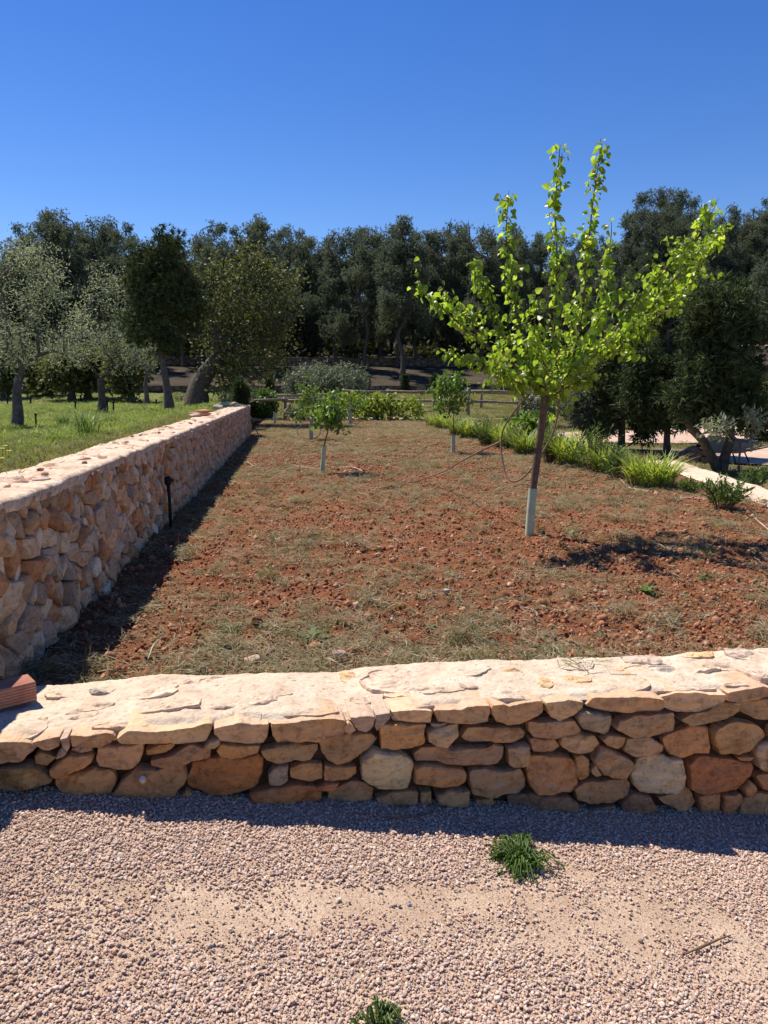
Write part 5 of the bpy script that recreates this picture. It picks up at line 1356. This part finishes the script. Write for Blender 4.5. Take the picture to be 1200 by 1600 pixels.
G1, G2, G3, G4, G5 = 'front row pines', 'skyline pines', 'pines deep in the wood', 'pines on the hillside by the yard', 'young pines'
L1, L2, L3, L4, L5 = 'dark pine in the front row of the forest belt, trunk showing', 'pine of the second row whose crown makes the forest skyline', 'pine deep in the wood behind the front rows', 'pine on the shady hillside behind the junipers', 'low young pine in the shade under the tall front pines'
def row(n0, n1, jt0, jt1, ks, y0, y1, lab, grp, extra=0):
    px = -170.0
    while px < 1370:
        o = set_pine(rp.choice(ks), px, np.interp(px, SKY_X, SKY_Y) + rp.uniform(jt0, jt1) + (extra if px > 700 else 0), rp.uniform(y0, y1), lab); o['group'] = grp
        px += rp.uniform(n0, n1)
row(18, 34, -2, 30, [0, 1, 2, 4], 56, 66, L1, G1, 10)
row(22, 42, -12, 14, [1, 2, 4, 5], 70, 82, L2, G2)
row(24, 44, 0, 40, [2, 4, 5], 86, 106, L3, G3)
for k in range(30):                                    # lower pines up the shady hillside by the yard
    px = rp.uniform(930, 1330); Y = rp.uniform(36, 58)
    set_pine(rp.choice([4, 5, 2]), px, rp.uniform(420, 520) - (px - 930) * .12, Y, L4)['group'] = G4
px = -150
while px < 960:                                        # young pines under the big ones
    set_pine(rp.choice([4, 5]), px, rp.uniform(470, 550), rp.uniform(63, 72), L5)['group'] = G5; px += rp.uniform(18, 34)
q = len([o for o in scene.objects if o.name.startswith('pine_tree')])
set_pine(3, 628, 338, 52.5, 'tall pine with long bare trunk standing out in front of the shaded terrace', None)
set_pine(2, 988, 303, 66, 'tall pine with narrow dark top rising above the skyline, one of a close pair', None)
set_pine(4, 1046, 296, 67, 'tallest broad dark pine top on the skyline above the straight-trunked juniper', None)
set_pine(4, 112, 326, 64, 'broad pine making the highest skyline crown above the olive trees', None)
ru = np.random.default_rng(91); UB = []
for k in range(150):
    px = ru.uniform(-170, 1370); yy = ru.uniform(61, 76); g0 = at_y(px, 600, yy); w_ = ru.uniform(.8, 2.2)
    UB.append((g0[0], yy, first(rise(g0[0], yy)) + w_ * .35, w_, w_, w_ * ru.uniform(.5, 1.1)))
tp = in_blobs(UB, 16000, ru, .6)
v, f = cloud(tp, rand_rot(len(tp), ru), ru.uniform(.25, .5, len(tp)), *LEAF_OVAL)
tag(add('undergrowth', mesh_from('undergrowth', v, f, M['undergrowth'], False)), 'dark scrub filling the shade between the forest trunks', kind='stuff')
print('pines', q)
# ------------------------------------------------------------------ things lying and standing about
# hollow clay brick on the wall end
zc = first(cap_z(-.95)) + .010
pa, pb = at_z(0, 1110, zc), at_z(58, 1095, zc)
ux = (pb - pa); ux[2] = 0; ux /= np.linalg.norm(ux); uy = np.array([-ux[1], ux[0], 0])
BLn, BWd, BHt, TH = .24, .10, .070, .007
orig = pb + np.array([0, 0, .004])
brick = thing('hollow_brick', 'red hollow clay brick with ribbed sides lying on the wall end', 'brick', orig)
def bb(bg_, x0, x1, y0, y1, z0, z1):
    v_ = [ux * a_ + uy * b_ + np.array([0, 0, c_]) for a_ in (x0, x1) for b_ in (y0, y1) for c_ in (z0, z1)]
    bg_.add(np.array(v_), [(0, 1, 3, 2), (4, 6, 7, 5), (0, 4, 5, 1), (2, 3, 7, 6), (0, 2, 6, 4), (1, 5, 7, 3)])
b = Bag()
bb(b, -BLn, 0, 0, TH, 0, BHt); bb(b, -BLn, 0, BWd - TH, BWd, 0, BHt)
bb(b, -BLn, 0, TH, BWd - TH, 0, TH); bb(b, -BLn, 0, TH, BWd - TH, BHt - TH, BHt)
for k in (1, 2): bb(b, -BLn, -.001, BWd * k / 3 - .003, BWd * k / 3 + .003, TH, BHt - TH)
bb(b, -BLn, -.001, TH, BWd - TH, BHt / 2 - .003, BHt / 2 + .0031)
for k in range(6):                                     # ribs
    zr = .008 + k * .0108; bb(b, -BLn, -.0005, -.003, -.0002, zr - .0036, zr + .0036)
for k in range(9):
    yc = .006 + k * .0110; bb(b, -BLn, -.0005, yc - .004, yc + .004, BHt + .0002, BHt + .0022)
add('brick_body', b.mesh('brick_body', M['clay'], False), brick)
# irrigation riser by the tall wall
rx = LX + .075; p0 = at_x(266, 813, rx); p0[2] = first(soil_h(p0[0], p0[1]))
ris = thing('irrigation_riser', 'black plastic riser pipe with valve head standing against the tall wall', 'pipe', p0)
ztop = at_y(263, 744, p0[1])[2] - p0[2]
b = Bag(); b.tube([(0, 0, -.05), (.004, 0, ztop * .5), (-.004, 0, ztop - .07)], .016, 10); add('pipe', b.mesh('pipe', M['black']), ris)
b = Bag(); b.tube([(-.004, 0, ztop - .09), (-.004, 0, ztop - .075), (-.004, 0, ztop - .07), (-.004, 0, ztop - .012), (-.004, 0, ztop - .01), (-.004, 0, ztop)], [.02, .03, .034, .034, .024, .024], 12); b.tube([(-.004, 0, ztop - .04), (.05, -.01, ztop - .04)], .014, 8)
add('valve_head', b.mesh('valve_head', M['black']), ris)
# little black stakes in the terrace grass
for px, yt, yb, lab in [(56, 646, 667, 'short black stake with a cap beside the nearest olive trunk'), (118, 626, 643, 'black stake standing alone between the nearest and the slender olive'), (168, 625, 645, 'black stake closest to the slender olive trunk, on its far side'), (177, 627, 644, 'thin black stake second from the slender olive trunk'), (211, 623, 633, 'tiny black stake just short of the forked olive'), (219, 624, 633, 'tiny black stake nearly touching the forked olive trunk'), (244, 624, 634, 'tiny black stake between the forked olive and the conifer trunk'), (12, 621, 634, 'far black stake at the photo edge beyond the nearest olive'), (48, 620, 631, 'far black stake seen just past the nearest olive trunk'), (127, 617, 626, 'farthest black stake in front of the shaded round tree')]:
    p = on_ground(px, yb, terrace_h); h = at_y(px, yt, p[1])[2] - p[2]; rr = max(.016, .0011 * p[1])
    t = thing('garden_stake', lab, 'stake', p, 'black stakes in the terrace grass')
    b = Bag(); lean = random.Random(px).uniform(-.06, .06)
    b.tube([(0, 0, -.1), (lean * h, 0, h * .9)], rr, 6); add('shaft', b.mesh('shaft', M['black']), t)
    b = Bag(); b.tube([(lean * h, 0, h * .86), (lean * h, 0, h)], [rr * 1.7, rr * 1.5], 8); add('cap', b.mesh('cap', M['black']), t)
# hoses
def gp(px, py, dz=.012):
    p = on_ground(px, py, soil_h); p[2] += dz; return p
def hose(label, pts, r=.009, mat='hose'):
    o = tube_obj('irrigation_hose', None, pts, r, M[mat], 8, 8)
    return tag(o, label, 'hose', None, 'thing')
J = bp(782, 690, .35)
hose('long brown hose sagging from the hose joint by the mulberry to the soil', [gp(536, 746), gp(553, 757), gp(580, 764, .015), gp(607, 763, .02), gp(650, 755, .03), at_y(690, 738, 9.4), at_y(720, 721, 8.2), at_y(752, 704, 7.3), J], .0095)
hose('brown hose looping under the joint and up behind the mulberry trunk', [J + [0, 0, .02], bp(784, 712, .3), bp(790, 740, .22), bp(800, 752, .15), bp(815, 748, .10), bp(832, 730, .07), bp(850, 703, .06), bp(863, 678, .05), bp(871, 650, .05), bp(874, 620, .06), bp(873, 596, .08)], .0085)
hose('short brown hose hanging from a mulberry limb down to the hose joint', [bp(826, 616, -.05), bp(812, 632, .1), bp(797, 652, .25), bp(787, 670, .32), J], .0085)
hose('pale hose curled on the soil at the foot of the small round-headed fruit tree', [gp(512, 731), gp(530, 732), gp(552, 732), gp(566, 738), gp(560, 742), gp(545, 738)], .010, 'hose_pale')
hose('pale thin hose running across the soil from the wall shadow to the small fruit tree', [gp(386, 722), gp(398, 730), gp(412, 732), gp(430, 730), gp(455, 728), gp(478, 732), gp(498, 735)], .009, 'hose_pale')
hose('dark hose wriggling over the soil beside the tall wall shadow', [gp(384, 717), gp(405, 712), gp(421, 703), gp(440, 701), gp(455, 705), gp(475, 708), gp(500, 706)], .010)
hose('pale offcut of pipe lying past the small fruit tree', [gp(520, 694), gp(530, 693), gp(542, 699)], .014, 'hose_pale')
hose('pale pipe lying at the near end of the border before the loose green plant', [gp(1045, 781), gp(1080, 780), gp(1118, 783)], .011, 'hose_pale')
hose('pale pipe end slanting into the photo edge by the border', [gp(1164, 797), gp(1180, 812), gp(1203, 832)], .009, 'hose_pale')
hose('pale hose piece tucked under the broad strap-leaved plant', [gp(958, 741), gp(968, 749), gp(982, 763), gp(995, 766), gp(1015, 770)], .011, 'hose_pale')
hose('thin pale hose arching off the soil near the front wall', [gp(800, 955), gp(822, 953), gp(838, 960), gp(836, 968), gp(824, 972), gp(815, 972)], .0045, 'hose_pale')
c0 = gp(483, 689); cc = at_y(483, 674, c0[1] - .15)
hose('ring of brown hose standing against the guard of the dark fruit tree', [cc + np.array([.30 * math.cos(a_), .12 * math.sin(a_), .18 * math.sin(a_)]) for a_ in np.linspace(0, 6.1, 16)], .010)
# sticks
def stick(name, label, pts, r, mat='thatch', cat='stick'):
    return tag(tube_obj(name, None, pts, r, M[mat], 7, 5, .25), label, cat, None, 'thing')
def gvp(px, py, dz=.008):
    p = on_ground(px, py, gravel_h); p[2] += dz; return p
stick('dry_twig', 'dry brown twig lying on the gravel path', [gvp(1072, 1496, .012), gvp(1100, 1485, .016), gvp(1122, 1475, .014), gvp(1141, 1469, .012)], [.0035, .004, .0035, .002])
stick('dry_twig', 'thin grey twig on the shaded gravel below the wall', [gvp(594, 1281, .01), gvp(630, 1284, .014), gvp(668, 1276, .012), gvp(690, 1262, .02)], [.002, .003, .002, .0015])
stick('leaning_stick', 'thin dark stick leaning against the far end of the tall wall', [at_y(386, 645, 21.5), at_y(396, 662, 21.3), gp(404, 680)], .015, 'bark')
stick('plant_stalk', 'pale green stalk lying on the soil beside the wall shadow', [gp(232, 1040, .03), gp(240, 1024, .05), gp(249, 1008, .03)], [.003, .003, .0015], 'guard', 'stalk')
# loose stones
def loose(label, p, sx, sy, sz, col, seed, name='loose_stone', cat='stone', rz=0.0):
    v, f = lump(seed, 3, .8, .22, 1.2, 7)
    v = v / np.abs(v).max(0) * np.array([sx, sy, sz]) / 2
    o = add(name, mesh_from(name, v, f, M['stone']), None, (p[0], p[1], p[2] + sz * .25)); o.rotation_euler = (0, 0, rz); o.color = (*col, 1)
    return tag(o, label, cat, None, 'thing')
def stone_at(px, py, wpx, hpx, lab, col, seed):
    p = on_ground(px, py + hpx * .3, soil_rel); s = np.linalg.norm(at_y(px + 1, py, p[1]) - at_y(px, py, p[1]))
    loose(lab, p, wpx * s, wpx * s * .75, hpx * s * 1.2, col, seed)
for a_ in [(403, 975, 20, 22, 'rust brown clod-like stone standing on the soil', (.30, .13, .07), 1), (396, 1031, 34, 16, 'flat pale pink stone half buried near the front wall', (.50, .34, .25), 2), (530, 1026, 26, 14, 'pale flaky stone just behind the front wall middle', (.46, .33, .25), 3), (556, 948, 16, 11, 'small rounded pink stone in the middle of the soil', (.52, .36, .27), 4), (698, 926, 11, 9, 'small whitish stone on the soil below the mulberry', (.60, .52, .44), 5), (1075, 843, 15, 10, 'small brown stone lying in the mulberry shadow', (.32, .16, .09), 6), (613, 968, 9, 6, 'tiny pale stone flake on the soil', (.58, .46, .36), 7), (172, 1048, 12, 8, 'reddish stone in the deep wall shadow by the brick', (.34, .17, .11), 8), (724, 990, 14, 10, 'red-brown clod beside a weed near the front wall', (.32, .13, .07), 9)]:
    stone_at(*a_)
p = on_ground(705, 1311, gravel_h); loose('dark brown pebble on the gravel at the wall shadow edge', p, .022, .02, .016, (.22, .13, .09), 21, 'loose_pebble', 'pebble')
p = on_ground(40, 1250, gravel_h); loose('small brown stone on the gravel at the foot of the wall', p, .03, .025, .03, (.30, .19, .13), 22)
p = on_ground(640, 1418, gravel_h); loose('bluish grey pebble alone on the gravel path', p, .017, .015, .01, (.36, .38, .44), 23, 'loose_pebble', 'pebble')
p = FW.out(np.array([[*FW.hit(225, 1212), .035]]))[0]; loose('small white stone chip lodged on a brown wall stone', p - np.array([0, 0, .004]), .028, .018, .028, (.74, .70, .64), 24, 'stone_chip', 'stone')
for k, (px, py, w, h, c_, lab) in enumerate([(313, 649, .42, .09, (.44, .22, .13), 'flat reddish stone at the bottom of the little pile on the tall wall'), (320, 644, .34, .08, (.52, .28, .17), 'reddish stone on top of the little pile on the tall wall'), (305, 651, .22, .08, (.55, .38, .28), 'pale stone beside the little reddish pile on the tall wall'), (340, 638, .26, .12, (.46, .40, .35), 'grey stone lying on the tall wall where it narrows'), (352, 634, .30, .14, (.50, .44, .39), 'larger grey stone on the far part of the tall wall'), (365, 632, .24, .10, (.46, .38, .32), 'last loose stone near the far end of the tall wall')]):
    p = at_z(px, py, 1.11 + (.07 if k == 1 else 0)); loose(lab, p, w, w * .7, h, c_, 30 + k)
for k in range(9):                                     # little stones scattered on the tall wall's top
    r_ = random.Random(k + 90); loose('small stone chip scattered on top of the tall wall', (LX - r_.uniform(.06, .38), r_.uniform(3.6, 12), 1.106), .045, .035, .025, (.40, .22, .15), 50 + k, 'stone_chip', 'stone')['group'] = 'chips scattered on the tall wall'
# weeds that stand by themselves
def rosette(label, p, rad, nl, seed, mat='herb', up=.5, name='weed', wd=.16, cat='weed'):
    r_ = np.random.default_rng(seed); V, Fc = [], []
    for k in range(nl):
        a = r_.uniform(0, 6.28); el = math.radians(r_.uniform(8, 75) * up); L_ = rad * r_.uniform(.5, 1.15); w = L_ * wd * r_.uniform(.7, 1.2)
        side = np.array([-math.sin(a), math.cos(a), 0]); c_ = np.array([r_.normal() * rad * .12, r_.normal() * rad * .12, .003]); b_ = len(V); th = el
        ns = 9
        for q in range(ns):
            ww = w * (.25 + 1.1 * math.sin(math.pi * (q / (ns - 1)) ** .8)) * (1.0 if q % 2 else .55) + .0008
            V += [c_ - side * ww / 2 + [0, 0, .15 * ww], c_ + side * ww / 2 + [0, 0, .15 * ww]]
            c_ = c_ + np.array([math.cos(a) * math.cos(th), math.sin(a) * math.cos(th), math.sin(th)]) * L_ / (ns - 1)
            c_[2] = max(c_[2], .003); th -= math.radians(9 * r_.uniform(.2, 1.6)); a += r_.normal() * .06
        for q in range(ns - 1): Fc.append((b_ + 2 * q, b_ + 2 * q + 1, b_ + 2 * q + 3, b_ + 2 * q + 2))
    t = thing(name, label, cat, p); tag(add('foliage', mesh_from('foliage', V, np.array(Fc), M[mat]), t), kind='stuff')
    return t
herb_plant('green weed growing in the gravel at the wall shadow edge', 815, 1347, 60, 5, 1, 64, 'weed', gravel_h, 'citrus', .020, 'herb')
herb_plant('green weed at the bottom edge of the gravel path', 590, 1606, 22, 4, 2, 24, 'weed', gravel_h, 'herb', .014, 'herb')
for k, (px, py, rp_, lab) in enumerate([(487, 1003, 34, 'bright green weed on the soil behind the front wall'), (1006, 928, 28, 'broad-leaved weed alone on the soil in front of the mulberry shadow'), (668, 985, 20, 'small weed clump behind the front wall middle'), (360, 990, 24, 'dark weed clump by the rust brown stone'), (705, 905, 16, 'little upright weed on open soil'), (1100, 905, 22, 'weed tuft in the outer mulberry shadow'), (890, 838, 18, 'weed tuft beside the guard of the mulberry')]):
    p = gp(px, py, 0); s = np.linalg.norm(at_y(px + 1, py, p[1]) - at_y(px, py, p[1]))
    rosette(lab, p, rp_ * s, 22, 10 + k, up=.8, wd=.2)
for k, (px, py, sc, lab, mt) in enumerate([(905, 1031, 1.6, 'wisp of fresh cut grass lying on the mortared wall top', 'herb'), (378, 1108, .8, 'dry sprig lying on the mortared wall top', 'thatch')]):
    z = first(cap_z(at_z(px, py, .385)[0])); p = at_z(px, py, z + .008)
    t = thing('grass_wisp', lab, 'grass', p); v, f = blade_tuft(200 + k, 34 if k == 0 else 12, .07 * sc, .0045 if k == 0 else .002, .95, .5, .03 * sc); tag(add('foliage', mesh_from('foliage', v, f, M[mt]), t), kind='stuff')
M['petal'] = surf_mat('petal_mat', [(.3, (.75, .55, .02)), (.7, (.85, .66, .04))], 20, 2, .6, 60, .1, .002)
for k, (px, py) in enumerate([(4, 716), (8, 711), (2, 733), (14, 720)]):
    p = on_ground(px, py, terrace_h); t = thing('yellow_flower', 'small yellow flower in the terrace grass by the tall wall', 'flower', p, 'yellow flowers in the grass')
    b = Bag(); b.tube([(0, 0, 0), (.005, 0, .07)], .002, 4); add('stem', b.mesh('stem', M['herb']), t)
    b = Bag()
    for q in range(8):
        a_ = q / 8 * 6.283; d = np.array([math.cos(a_), math.sin(a_), .25]); s_ = np.array([-math.sin(a_), math.cos(a_), 0]) * .006
        b.add([np.array([.005, 0, .07]), d * .018 + s_ + [.005, 0, .07], d * .026 + [.005, 0, .07], d * .018 - s_ + [.005, 0, .07]], [(0, 1, 2, 3)])
    add('flower_head', b.mesh('flower_head', M['petal'], False), t)
for k, (px, py) in enumerate([(137, 680), (98, 665)]):
    p = on_ground(px, py, terrace_h); t = thing('grass_clump', ('tall dark grass clump on the terrace, the nearest to the wall', 'tall grass clump farther out on the terrace')[k], 'grass', p)
    v, f = strap_mesh(300 + k, .35, .36, 70, .009); tag(add('foliage', mesh_from('foliage', v, f, M['herb']), t), kind='stuff')
# heap of red rubble by the yard, and the barrow behind the two-stemmed juniper
b = Bag(); r_ = np.random.default_rng(5); c_ = side(1083, 722); s = np.linalg.norm(at_y(1084, 722, c_[1]) - at_y(1083, 722, c_[1]))
for k in range(240):
    u = r_.uniform(-1, 1); w = r_.uniform(-1, 1); h = max(0, 1 - abs(u)) * (1 - w * w) * .28
    v, f = lump(k, 2, .8, .3, 1.3, 4); b.add(v * r_.uniform(.03, .09) + c_ + [u * 36 * s, w * .35, h], f)
tag(add('rubble', b.mesh('rubble', surf_mat('rubble_mat', [(.3, (.20, .09, .055)), (.7, (.36, .21, .15))], 14, 4, 1, 40, .6, .01)), None), 'low bank of reddish rubble behind the junipers', kind='stuff')
M['blue'] = surf_mat('blue_paint_mat', [(.3, (.10, .125, .16)), (.7, (.15, .18, .22))], 12, 3, .5, 60, .1, .002)
p = side(1137, 724); wb = thing('wheelbarrow', 'dark blue-grey wheelbarrow half hidden behind the two-stemmed juniper', 'wheelbarrow', p)
b = Bag(); lo = [(-.18, -.25, .22), (.18, -.25, .22), (.2, .25, .22), (-.2, .25, .22)]; hi = [(-.30, -.42, .46), (.30, -.42, .46), (.32, .40, .50), (-.32, .40, .50)]
inn = [(x_ * .94, y_ * .94, z_ + .012) for x_, y_, z_ in lo]; inh = [(x_ * .96, y_ * .96, z_) for x_, y_, z_ in hi]
b.add(lo + hi + inn + inh, [(3, 2, 1, 0), (0, 1, 5, 4), (1, 2, 6, 5), (2, 3, 7, 6), (3, 0, 4, 7), (8, 9, 10, 11), (9, 8, 12, 13), (10, 9, 13, 14), (11, 10, 14, 15), (8, 11, 15, 12), (4, 5, 13, 12), (5, 6, 14, 13), (6, 7, 15, 14), (7, 4, 12, 15)])
add('tray', b.mesh('tray', M['blue'], False), wb)
for sx in (-1, 1):
    b = Bag(); b.tube([(sx * .06, .62, .17), (sx * .2, .2, .21), (sx * .24, -.3, .26), (sx * .28, -.85, .42)], .016, 8); add('handle', b.mesh('handle', M['wood']), wb)
    b = Bag(); b.tube([(sx * .21, -.2, .24), (sx * .24, -.32, 0)], .014, 6); add('leg', b.mesh('leg', M['black']), wb)
b = Bag(); an = np.linspace(0, 6.2832, 19); b.tube([(0, .62 + .14 * math.cos(a_), .17 + .14 * math.sin(a_)) for a_ in an], .035, 8, False); add('wheel', b.mesh('wheel', M['black']), wb)
wb.rotation_euler = (0, 0, .5)
